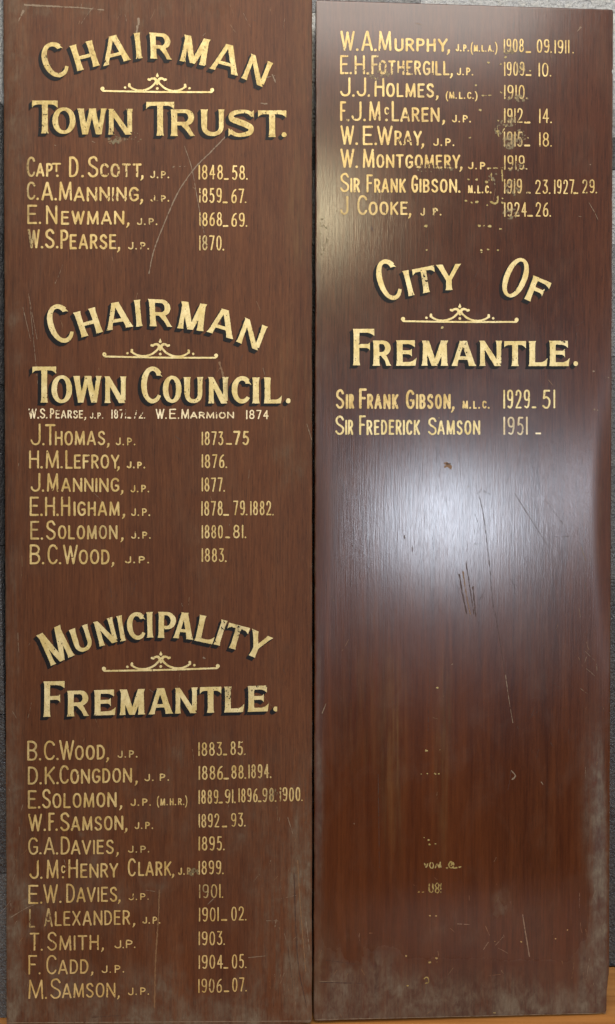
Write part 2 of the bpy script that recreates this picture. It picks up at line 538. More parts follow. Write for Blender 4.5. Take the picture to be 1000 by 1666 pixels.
class Field:
    """signed field over a patch of the board; positive = painted"""
    def __init__(self, x0, y0, x1, y1, g=G):
        self.g = g
        self.x = np.arange(x0, x1 + g, g); self.y = np.arange(y0, y1 + g, g)
        self.F = np.full((len(self.y), len(self.x)), -99.0)

    def win(self, x0, y0, x1, y1, pad=3):
        i0 = max(0, int((x0 - pad - self.x[0]) / self.g)); i1 = min(len(self.x), int((x1 + pad - self.x[0]) / self.g) + 2)
        j0 = max(0, int((y0 - pad - self.y[0]) / self.g)); j1 = min(len(self.y), int((y1 + pad - self.y[0]) / self.g) + 2)
        X, Y = np.meshgrid(self.x[i0:i1], self.y[j0:j1])
        return (slice(j0, j1), slice(i0, i1)), X, Y

    def stroke(self, pts, r0, r1=None):
        pts = np.asarray(pts, float); r1 = r0 if r1 is None else r1
        m = max(r0, r1)
        sl, X, Y = self.win(pts[:, 0].min() - m, pts[:, 1].min() - m, pts[:, 0].max() + m, pts[:, 1].max() + m)
        if X.size == 0:
            return
        best = np.full(X.shape, -99.0)
        n = max(1, len(pts) - 1)
        if len(pts) == 1:
            best = r0 - np.hypot(X - pts[0, 0], Y - pts[0, 1])
        for k in range(len(pts) - 1):
            a, b = pts[k], pts[k + 1]
            d = b - a; L = d @ d + 1e-9
            t = np.clip(((X - a[0]) * d[0] + (Y - a[1]) * d[1]) / L, 0, 1)
            rr = r0 + (r1 - r0) * (k + t) / n
            best = np.maximum(best, rr - np.hypot(X - a[0] - t * d[0], Y - a[1] - t * d[1]))
        self.F[sl] = np.maximum(self.F[sl], best)

    def poly(self, P, sign=1):
        P = np.asarray(P, float)
        sl, X, Y = self.win(P[:, 0].min(), P[:, 1].min(), P[:, 0].max(), P[:, 1].max())
        if X.size == 0:
            return
        dist = np.full(X.shape, 99.0); ins = np.zeros(X.shape, bool)
        Q = np.roll(P, -1, 0)
        for a, b in zip(P, Q):
            d = b - a; L = d @ d + 1e-12
            t = np.clip(((X - a[0]) * d[0] + (Y - a[1]) * d[1]) / L, 0, 1)
            dist = np.minimum(dist, np.hypot(X - a[0] - t * d[0], Y - a[1] - t * d[1]))
            c = (a[1] > Y) != (b[1] > Y)
            with np.errstate(divide='ignore', invalid='ignore'):
                xi = a[0] + (Y - a[1]) * d[0] / (d[1] if abs(d[1]) > 1e-12 else 1e-12)
            ins ^= c & (X < xi)
        f = np.where(ins, dist, -dist)
        if sign > 0:
            self.F[sl] = np.maximum(self.F[sl], f)
        else:
            self.F[sl] = np.minimum(self.F[sl], -f)

    def wear(self, base=0.0):
        X, Y = np.meshgrid(self.x, self.y)
        # brush edge wobble
        self.F += (fbm(X * 0.35, Y * 0.35, 2) - 0.5) * 0.55
        f, h = wear_at(X, Y)
        h = np.maximum(h, base)
        n = fbm(X * 0.55 + 3, Y * 0.30 + 9, 4)
        self.F = np.minimum(self.F, (n - (0.20 + 0.50 * h)) * 9)
        return f

    def mesh(self):
        F = self.F
        F = np.where(np.abs(F) < 1e-4, 1e-4, F)
        s = F > 0
        c0 = s[1:, :-1]; c1 = s[1:, 1:]; c2 = s[:-1, 1:]; c3 = s[:-1, :-1]
        case = c0 * 1 + c1 * 2 + c2 * 4 + c3 * 8
        Vs, Tot = [], []
        # whole cells merged into runs
        full = case == 15
        for j in np.nonzero(full.any(1))[0]:
            row = np.concatenate([[0], full[j].astype(np.int8), [0]])
            d = np.diff(row)
            for a, b in zip(np.nonzero(d == 1)[0], np.nonzero(d == -1)[0]):
                xa, xb, ya, yb = self.x[a], self.x[b], self.y[j], self.y[j + 1]
                Vs.append(np.array([[xa, yb], [xb, yb], [xb, ya], [xa, ya]])[None]); Tot.append((1, 4))
        offs = [(1, 0), (1, 1), (0, 1), (0, 0)]          # (dj, di) of c0..c3
        for k in range(1, 15):
            J, I = np.nonzero(case == k)
            if len(J) == 0:
                continue
            pts = []
            for c in range(4):
                n = (c + 1) % 4
                pa = np.stack([self.x[I + offs[c][1]], self.y[J + offs[c][0]]], -1)
                pb = np.stack([self.x[I + offs[n][1]], self.y[J + offs[n][0]]], -1)
                ia, ib = bool(k >> c & 1), bool(k >> n & 1)
                if ia:
                    pts.append(pa)
                if ia != ib:
                    fa = F[J + offs[c][0], I + offs[c][1]]; fb = F[J + offs[n][0], I + offs[n][1]]
                    t = np.clip(fa / (fa - fb), 0, 1)[:, None]
                    pts.append(pa + (pb - pa) * t)
            Vs.append(np.stack(pts, 1)); Tot.append((len(J), len(pts)))
        if not Vs:
            return np.zeros((0, 2)), np.zeros(0, int)
        verts = np.concatenate([v.reshape(-1, 2) for v in Vs])
        tot = np.concatenate([np.full(a, b) for a, b in Tot])
        return verts, tot


def paint(name, board, field, mat, lift, parent=None, fade=None):
    v, tot = field.mesh()
    if len(v) == 0:
        return None
    p = board.loc(v[:, 0], v[:, 1], lift)
    fd, _ = wear_at(v[:, 0], v[:, 1])
    if fade:
        fd = np.maximum(fd, fade)
    st = np.concatenate([[0], np.cumsum(tot)[:-1]])
    o = link_mesh(name, p, np.arange(len(v)), st, tot, mat, parent or board.e, {'fade': fd})
    return o


# ------------------------------------------------------------------ single-stroke capitals for the name lists
def arc(cx, cy, rx, ry, a0, a1, n=14, p=2.0):
    out = []
    for k in range(n + 1):
        a = math.radians(a0 + (a1 - a0) * k / n)
        c, s = math.cos(a), math.sin(a)
        q = 2.0 / p
        out.append((cx + rx * math.copysign(abs(c) ** q, c), cy + ry * math.copysign(abs(s) ** q, s)))
    return out


def spl(pts, n=6):
    P = [np.array(p, float) for p in pts]
    P = [2 * P[0] - P[1]] + P + [2 * P[-1] - P[-2]]
    out = []
    for i in range(1, len(P) - 2):
        for k in range(n):
            t = k / n
            a, b, c, d = P[i - 1:i + 3]
            out.append(tuple(0.5 * (2 * b + (c - a) * t + (2 * a - 5 * b + 4 * c - d) * t * t + (3 * b - a - 3 * c + d) * t ** 3)))
    out.append(tuple(P[-2]))
    return out


SG = {
    'A': (.62, [[(0, 0), (.47, 1)], [(.53, 1), (1, 0)], [(.16, .29), (.84, .29)]]),
    'B': (.47, [[(0, 0), (0, 1)], [(0, 1), (.45, 1)] + arc(.45, .76, .50, .24, 90, -90, 8) + [(0, .52)], [(0, .52), (.5, .52)] + arc(.5, .26, .50, .26, 90, -90, 8) + [(0, 0)]]),
    'C': (.50, [arc(.56, .5, .56, .5, 38, 322, 22, 2.2)]),
    'D': (.50, [[(0, 0), (0, 1)], [(0, 1)] + arc(.30, .5, .70, .5, 90, -90, 16, 2.2) + [(0, 0)]]),
    'E': (.43, [[(0, 0), (0, 1)], [(0, 1), (1, 1)], [(0, .53), (.85, .53)], [(0, 0), (1, 0)]]),
    'F': (.42, [[(0, 0), (0, 1)], [(0, 1), (1, 1)], [(0, .52), (.8, .52)]]),
    'G': (.54, [arc(.54, .5, .54, .5, 40, 290, 22, 2.2) + [(1, .16), (1, .44), (.62, .44)]]),
    'H': (.50, [[(0, 0), (0, 1)], [(1, 0), (1, 1)], [(0, .53), (1, .53)]]),
    'I': (.0, [[(0, 0), (0, 1)]]),
    'J': (.44, [[(1, 1), (1, .24)] + arc(.5, .24, .5, .24, 0, -172, 10)]),
    'K': (.50, [[(0, 0), (0, 1)], [(1, 1), (0, .40)], [(.30, .58), (1, 0)]]),
    'L': (.42, [[(0, 1), (0, 0), (1, 0)]]),
    'M': (.70, [[(0, 0), (.07, 1)], [(.07, 1), (.5, .04)], [(.5, .04), (.93, 1)], [(.93, 1), (1, 0)]]),
    'N': (.58, [[(0, 0), (0, 1)], [(0, 1), (1, 0)], [(1, 0), (1, 1)]]),
    'O': (.56, [arc(.5, .5, .5, .5, 90, 450, 28, 2.2)]),
    'P': (.44, [[(0, 0), (0, 1)], [(0, 1), (.4, 1)] + arc(.4, .73, .60, .27, 90, -90, 10) + [(0, .46)]]),
    'R': (.48, [[(0, 0), (0, 1)], [(0, 1), (.42, 1)] + arc(.42, .745, .52, .255, 90, -90, 10) + [(0, .49)], [(.45, .49), (1, 0)]]),
    'S': (.48, [spl([(.95, .83), (.72, .98), (.40, .99), (.10, .88), (.08, .68), (.30, .56), (.66, .46), (.95, .33), (.94, .13), (.66, .01), (.30, .01), (.0, .15)])]),
    'T': (.52, [[(0, 1), (1, 1)], [(.5, 1), (.5, 0)]]),
    'U': (.50, [[(0, 1), (0, .3)] + arc(.5, .3, .5, .3, 180, 360, 12) + [(1, .3), (1, 1)]]),
    'V': (.60, [[(0, 1), (.5, 0)], [(.5, 0), (1, 1)]]),
    'W': (.80, [[(0, 1), (.27, 0)], [(.27, 0), (.5, .95)], [(.5, .95), (.73, 0)], [(.73, 0), (1, 1)]]),
    'X': (.55, [[(0, 0), (1, 1)], [(0, 1), (1, 0)]]),
    'Y': (.56, [[(0, 1), (.5, .45)], [(1, 1), (.5, .45)], [(.5, .45), (.5, 0)]]),
    '0': (.36, [arc(.5, .5, .5, .5, 90, 450, 26, 2.3)]),
    '1': (.0, [[(0, 0), (0, 1)]]),
    '2': (.36, [spl([(.02, .76), (.14, .94), (.5, 1.0), (.9, .90), (.96, .70), (.70, .42), (.25, .16), (.02, 0)]) + [(1, 0)]]),
    '3': (.34, [[(.05, 1), (.95, 1), (.42, .60)] + spl([(.42, .60), (.78, .55), (.98, .34), (.88, .10), (.5, 0), (.14, .04), (0, .14)])]),
    '4': (.38, [[(.70, 0), (.70, 1), (0, .32), (1, .32)]]),
    '5': (.34, [[(.92, 1), (.22, 1), (.10, .56)] + spl([(.10, .56), (.5, .62), (.92, .48), (.96, .22), (.70, .02), (.32, .0), (0, .10)])]),
    '6': (.37, [spl([(.88, .98), (.46, .86), (.12, .58), (.02, .30), (.14, .07), (.5, 0), (.86, .07), (.98, .28), (.84, .50), (.5, .55), (.16, .46), (.04, .34)])]),
    '7': (.36, [[(0, 1), (1, 1), (.36, 0)]]),
    '8': (.36, [arc(.5, .755, .42, .245, 90, 450, 18), arc(.5, .26, .5, .26, 90, 450, 20)]),
    '9': (.37, [spl([(.96, .66), (.84, .50), (.5, .44), (.14, .52), (.02, .73), (.14, .94), (.5, 1), (.86, .94), (.98, .72), (.96, .38), (.80, .10), (.52, .0), (.14, .06)])]),
    '(': (.16, [arc(1.0, .5, 1.0, .62, 115, 245, 10)]),
    ')': (.16, [arc(0.0, .5, 1.0, .62, 65, -65, 10)]),
}


def put_text(fd, txt, x0, x1, yt0, yb0, w, slope=0.0, gap=.15):
    """lay txt out between x0 and x1 (ink extents); yt0/yb0 are cap line and baseline at x0"""
    H = yb0 - yt0
    r = w / 2
    items = []
    X = 0.0
    tiny = H < 13.5 and '.' in txt
    for i, ch in enumerate(txt):
        if ch == ' ':
            X += .30 * H; continue
        if ch in '.,':
            wd = w * 1.15
        else:
            wd = SG[ch][0] * H * (1.0 if H > 16 else .95) + w
            if SG[ch][0] == 0:
                wd = w
        items.append((ch, X, wd))
        g = gap * H
        if ch in '.':
            g = .13 * H
        nxt = txt[i + 1] if i + 1 < len(txt) else ''
        if nxt in ('.', ','):
            g = .09 * H
        if tiny:
            g = .34 * H if ch == '.' else .20 * H
        if ch + nxt in ('AT', 'TA', 'AV', 'VA', 'AY', 'LA', 'RA', 'FA', 'PA', 'WA', 'LT', 'TY', 'RY', 'KA'):
            g -= .06 * H
        X += wd + g
    tot = items[-1][1] + items[-1][2]
    k = (x1 - x0) / tot if len(txt) > 1 or txt not in '1I.,' else 1.0
    for ch, xa, wd in items:
        xl = x0 + xa * k; wl = wd * k
        yb = yb0 + slope * (xl - x0); yt = yb - H
        j = random.uniform(-.25, .25)
        if ch == '.':
            fd.stroke([(xl + wl / 2, yb - r * 1.1)], r * 1.18)
            continue
        if ch == ',':
            cx_ = xl + wl / 2
            fd.stroke([(cx_ + .4, yb - r * 1.3), (cx_ + .2, yb + r * .4), (cx_ - r * 1.2, yb + r * 2.2)], r * 1.15, r * .45)
            continue
        gw = max(wl - w, 0.0)
        for st in SG[ch][1]:
            P = [(xl + r + gw * a if SG[ch][0] else xl + wl / 2, yb - r + j - (H - w) * b) for a, b in st]
            rr = r * random.uniform(.94, 1.06)
            fd.stroke(P, rr, rr * random.uniform(.9, 1.0))


WK = 0.83


def text_line(board, name, segs, w, slope=0.0, mat=None, fade=None, base=0.04, ext=6):
    w *= WK if name == 'name_line' else WK * .86
    segs = [(*a[:5], a[5] * .9) if len(a) > 5 else a for a in segs]
    """segs: (text, x0, x1, ytop, ybase[, stroke])"""
    xs = [s[1] for s in segs] + [s[2] for s in segs]
    yt = min(s[3] for s in segs); yb = max(s[4] for s in segs)
    fd = Field(min(xs) - ext, yt - ext - 4, max(xs) + ext, yb + ext + 6)
    for s in segs:
        put_text(fd, s[0], s[1], s[2], s[3], s[4], s[5] if len(s) > 5 else w, slope)
    fd.wear(base)
    return paint(name, board, fd, mat or M_NAME, 0.0006, None, fade)


# ------------------------------------------------------------------ flared serif capitals for the headings
def flare(t, L, e, f0, f1):
    d = 3.2
    return (e * math.exp(-t * L / d) if f0 else 0) + (e * math.exp(-(1 - t) * L / d) if f1 else 0)


def diag(a, b, w, e=1.5, f0=True, f1=True, n=14):
    """stroke from a (bottom) to b (top), ends cut level, flaring into small points"""
    L = math.hypot(b[0] - a[0], b[1] - a[1])
    l, r = [], []
    for k in range(n + 1):
        t = k / n
        t = 0.5 - 0.5 * math.cos(math.pi * t)
        x = a[0] + (b[0] - a[0]) * t; y = a[1] + (b[1] - a[1]) * t
        h = w / 2 + flare(t, L, e, f0, f1)
        l.append((x - h, y)); r.append((x + h, y))
    # very slightly hollow ends
    return l + r[::-1]


def ribbon(pts, ws):
    P = np.array(pts, float); n = len(P)
    T = np.gradient(P, axis=0); T /= np.linalg.norm(T, axis=1)[:, None]
    N = np.stack([-T[:, 1], T[:, 0]], 1)
    ws = np.interp(np.linspace(0, 1, n), np.linspace(0, 1, len(ws)), ws)[:, None]
    return np.concatenate([P + N * ws / 2, (P - N * ws / 2)[::-1]])


def serif_glyph(ch, W, H, s):
    e = 1.5
    th = s * .62                                        # thin strokes
    out = []
    A_ = lambda p: out.append((1, p))
    D_ = lambda p: out.append((-1, p))
    L = e + s / 2
    if ch == 'I':
        A_(diag((W / 2, 0), (W / 2, H), W - 2 * e))
    elif ch == 'H':
        A_(diag((L, 0), (L, H), s)); A_(diag((W - L, 0), (W - L, H), s))
        A_([(L, .40 * H), (W - L, .40 * H), (W - L, .40 * H + th), (L, .40 * H + th)])
    elif ch == 'A':
        A_(diag((L * .95, 0), (.45 * W, H), s * .82, e, True, False)); A_(diag((W - L * 1.05, 0), (.51 * W, H), s * 1.05, e, True, False))
        A_([(.45 * W - s * .41 - 1.5, H), (.45 * W - s * .30, H - 3.0), (.51 * W + s * .4, H - 3.0), (.51 * W + s * .52 + 1.2, H)])
        A_([(.2 * W, .25 * H), (.8 * W, .25 * H), (.8 * W, .25 * H + th * .95), (.2 * W, .25 * H + th * .95)])
    elif ch == 'N':
        A_(diag((s * .40 + e, 0), (s * .40 + e, H * .98), s * .80, e, True, False)); A_(diag((W - s * .40 - e, 0.1 * H), (W - s * .40 - e, H), s * .80, e, False, True))
        A_([(0, H), (s * .9, H), (W - e - .2, 0), (W - s * 1.15 - e, 0)])
    elif ch == 'M':
        A_(diag((s * .40 + e, 0), (s * .55 + e, H), s * .80, e, True, False)); A_(diag((W - s * .5 - e, 0), (W - s * .62 - e, H), s, e, True, False))
        A_([(e * .2, H), (s * 1.15 + e, H), (.5 * W + s * .42, .0), (.5 * W - s * .55, .0)])
        A_([(W - e * .2, H), (W - s * 1.12 - e, H), (.5 * W - s * .40, 0), (.5 * W + s * .42, 0)])
    elif ch == 'W':
        A_(diag((.27 * W, 0), (L, H), s * .95, e, False, True)); A_(diag((.29 * W, 0), (.5 * W, H), s * .75, e, False, True))
        A_(diag((.72 * W, 0), (.52 * W, H), s * .95, e, False, True)); A_(diag((.745 * W, 0), (W - L * .9, H), s * .75, e, False, True))
    elif ch == 'Y':
        A_(diag((.5 * W, 0), (.5 * W, .47 * H), s, e, True, False))
        A_(diag((.5 * W, .36 * H), (L, H), s, e, False, True)); A_(diag((.5 * W, .36 * H), (W - L, H), s * .85, e, False, True))
    elif ch in 'TFEL':
        x = W / 2 if ch == 'T' else L
        A_(diag((x, 0), (x, H), s, e, True, True))
        tb = th * 1.08

        def arm(xa, xb, y, up, drop, slant=0.0):
            # arm from xa to xb; its outer edge is at y; the tip grows into a pointed beak of length drop
            sg = -1 if not up else 1
            P = [(xa, y)]
            if slant:
                P.append((xb, y))
                P.append((xb - slant * .2, y + sg * drop))
            else:
                P += [(xb, y), (xb, y + sg * drop)]
            for k in range(1, 7):
                t = k / 6
                P.append((xb - slant * .2 - (xb - xa) * .5 * t - .6, y + sg * (tb + (drop - tb) * (1 - t) ** 2.4 * .92)))
            P.append((xa, y + sg * tb))
            A_(P)
        if ch == 'T':
            arm(W / 2, W, H, False, tb * 1.9); arm(W / 2, 0, H, False, tb * 1.9)
        else:
            if ch in 'FE':
                arm(L, W * (.98 if ch == 'F' else .93), H, False, tb * 1.85)
                xm = W * .78
                y = H * .53
                A_([(L, y + tb * .5), (xm - 3, y + tb * .52), (xm, y + tb * 1.0), (xm, y - tb * 1.25), (xm - 1.5, y - tb * .8), (xm - 5, y - tb * .5), (L, y - tb * .5)])
            if ch in 'EL':
                arm(L, W - 1.2, 0, True, tb * 2.1, -8.0)
    elif ch in 'RP':
        A_(diag((L, 0), (L, H), s, e, True, True))
        y0 = .40 * H if ch == 'R' else .34 * H
        xr = W * (.95 if ch == 'R' else 1.0)
        cy_, ry_ = (H + y0) / 2, (H - y0) / 2
        A_([(L, H)] + [(x, y) for x, y in arc(xr - ry_ * 1.0, cy_, ry_ * 1.0, ry_, 90, -90, 20)] + [(L, y0)])
        ri = ry_ - th
        xi = L + s / 2
        D_([(xi, cy_ + ri)] + arc(xr - s - ri * .82, cy_, ri * .82, ri, 90, -90, 18) + [(xi, cy_ - ri)])
        A_(diag((L, 0), (L, H), s, e, True, True))
        if ch == 'R':
            P = [(.40 * W, y0 + 1.5), (.52 * W, y0 * .80), (.66 * W, y0 * .45), (W - s * .95, 0), (W, 0), (W - s * .28, s * .28), (.78 * W, y0 * .78), (.68 * W, y0 + 2.5)]
            A_(P)
    elif ch == 'O':
        A_(arc(W / 2, H / 2, W / 2, H / 2, 0, 360, 48, 2.1)[:-1])
        D_(arc(W / 2, H / 2, W / 2 - s * .98, H / 2 - th * .95, 0, 360, 48, 2.1)[:-1])
    elif ch == 'C':
        rx, ry = W * .56, H / 2
        P = arc(rx, H / 2, rx - s * .48, ry - th * .5, 42, 322, 40, 2.1)
        A_(ribbon(P, [s * .95, s * .80, s * .74, s * .86, s * 1.0, s * 1.0, s * .86, s * .76, s * .78, s * .72, s * .60]))
        # pointed upper terminal and blunt lower one
        p, q = np.array(P[0]), np.array(P[3])
        A_([p + (-s * .5, s * .30), p + (s * .05, s * .42), p + (s * .62, -s * .55), p + (s * .2, -s * .30), p + (-s * .45, -s * .30)])
    elif ch == 'S':
        P = spl([(W * .93, H * .80), (W * .72, H - th * .55), (W * .42, H - th * .55), (W * .15, H * .84), (W * .14, H * .66), (W * .38, H * .56), (W * .66, H * .45), (W * .86, H * .32), (W * .82, H * .15), (W * .58, th * .5), (W * .30, th * .5), (W * .07, H * .20)], 7)
        A_(ribbon(P, [th * 1.2, th * .95, th, s * .80, s * .92, s, s * 1.05, s, s * .92, s * .82, th * 1.05, th, th * 1.3]))
        A_([(W * .86, H * .88), (W * .97, H), (W * .97, H * .71), (W * .91, H * .74)])
        A_([(W * .13, H * .12), (W * .01, 0), (W * .01, H * .31), (W * .07, H * .27)])
    elif ch == 'U':
        rx = W / 2 - L
        P = [(L, H * .9), (L, H * .34)] + arc(W / 2, H * .34 + th * .1, rx, H * .34 - th * .4, 180, 360, 20, 2.2) + [(W - L, H * .34), (W - L, H * .9)]
        # even spacing along the path
        P = np.array(P); d = np.concatenate([[0], np.cumsum(np.linalg.norm(np.diff(P, axis=0), axis=1))])
        t = np.linspace(0, d[-1], 50)
        P = np.stack([np.interp(t, d, P[:, 0]), np.interp(t, d, P[:, 1])], 1)
        A_(ribbon(P, [s, s, s * .95, s * .78, th * 1.1, s * .74, s * .80, s * .80, s * .80]))
        A_(diag((L, H * .45), (L, H), s, e, False, True)); A_(diag((W - L, H * .45), (W - L, H), s * .80, e, False, True))
    return out


def heading(board, name, letters, s, shadow=(-6.0, 5.5), label=None, dots=(), mat=None):
    """letters: (char, (BLx, BLy), (BRx, BRy), (upx, upy)) in photo pixels"""
    pts = np.array([[l[1], l[2], (l[1][0] + l[3][0], l[1][1] + l[3][1]), (l[2][0] + l[3][0], l[2][1] + l[3][1])] for l in letters]).reshape(-1, 2)
    fd = Field(pts[:, 0].min() - 14, pts[:, 1].min() - 8, pts[:, 0].max() + 14, pts[:, 1].max() + 14)
    for ch, bl, br, up in letters:
        bl, br, up = np.array(bl, float), np.array(br, float), np.array(up, float)
        u = br - bl
        Wd, Hh = np.linalg.norm(u), np.linalg.norm(up)
        sub = Field(fd.x[0], fd.y[0], fd.x[-1], fd.y[-1])
        sub.x, sub.y = fd.x, fd.y
        sub.F = np.full(fd.F.shape, -99.0)
        for sg, P in serif_glyph(ch, Wd, Hh, s):
            P = np.asarray(P, float)
            sub.poly(bl + np.outer(P[:, 0] / Wd, u) + np.outer(P[:, 1] / Hh, up), sg)
        fd.F = np.maximum(fd.F, sub.F)
    for (x, y, r) in dots:
        fd.stroke([(x, y)], r)
    # block shadow: the letters swept down and to the left
    sh = Field(fd.x[0], fd.y[0], fd.x[-1], fd.y[-1])
    sh.x, sh.y = fd.x, fd.y
    sh.F = np.full(fd.F.shape, -99.0)
    n = 14
    for k in range(n + 1):
        dx = int(round(shadow[0] * k / n / G)); dy = int(round(shadow[1] * k / n / G))
        R = np.roll(np.roll(fd.F, dy, 0), dx, 1)
        sh.F = np.maximum(sh.F, R - 0.1)
    X, Y = np.meshgrid(sh.x, sh.y)
    sh.F += (fbm(X * 0.25, Y * 0.25, 2) - 0.5) * 0.9
    _, h = wear_at(X, Y)
    sh.F = np.minimum(sh.F, (fbm(X * .5 + 40, Y * .4, 4) - (0.22 + .3 * h)) * 9)
    fd.wear(0.05)
    o = paint(name, board, fd, mat or M_LEAF, 0.0009)
    if label:
        o['label'] = label
    paint('drop_shadow', board, sh, M_SHADE, 0.0004, o)
    return o


def up(y0, y1):
    return (0.0, y1 - y0)


def flat(chars):
    """upright letters: (char, x0, x1, ytop, ybase)"""
    return [(c, (a, b2), (b, b2), (0.0, t - b2)) for c, a, b, t, b2 in chars]


def ornament(board, L, R, C, label=None):
    """scroll rule: L, R = end balls, C = top bead (photo pixels)"""
    L, R, C = (np.array(p, float) for p in (L, R, C))
    fd = Field(L[0] - 8, min(C[1], L[1], R[1]) - 10, R[0] + 8, max(L[1], R[1]) + 12)
    u = (R - L) / 2 / 91.0
    m = (L + R) / 2; m = np.array([C[0], m[1] + (C[0] - m[0]) * u[1]])
    v = np.array([0.0, (C[1] + 24 - m[1]) / 1.0])
    T = lambda x, y: tuple(m + u * x + np.array([0, y + v[1] * max(0, min(1, -y / 24))]))
    S_ = lambda pts, a, b=None: fd.stroke([T(*p) for p in pts], a, b)
    S_([(-91, 0)], 3.3); S_([(91, 0)], 3.3)
    S_(spl([(-92, 1), (-90, 3.2), (-80, 3.6), (0, 4.2), (80, 3.6), (90, 3.2), (92, 1)], 6), 1.45)
    for sg in (-1, 1):
        S_(spl([(sg * 1.5, -15), (sg * 4, -10), (sg * 12, -2.5), (sg * 22, 1.6), (sg * 33, 1.8), (sg * 42, -1.5), (sg * 47, -6)], 7), 1.7, 1.5)
        S_([(sg * 46.5, -5), (sg * 46.2, -8)], 2.0)
        S_(spl([(sg * 1, -14), (sg * 4, -18), (sg * 8, -18.5), (sg * 13, -16)], 6), 2.4, 1.5)
        S_([(sg * 12, -16), (sg * 14.2, -16.8)], 1.9)
        S_([(sg * 53.5, -2.4)], 2.0)
    S_([(0, -15), (0, -9)], 1.8)
    S_([(0, -23)], 2.3); S_([(0, -23.5), (0, -27.5)], 1.8, .5)
    S_([(0, -1.6)], 2.2)
    fd.wear(0.05)
    o = paint('ornament', board, fd, M_LEAF, 0.0007)
    if label:
        o['label'] = label
    return o


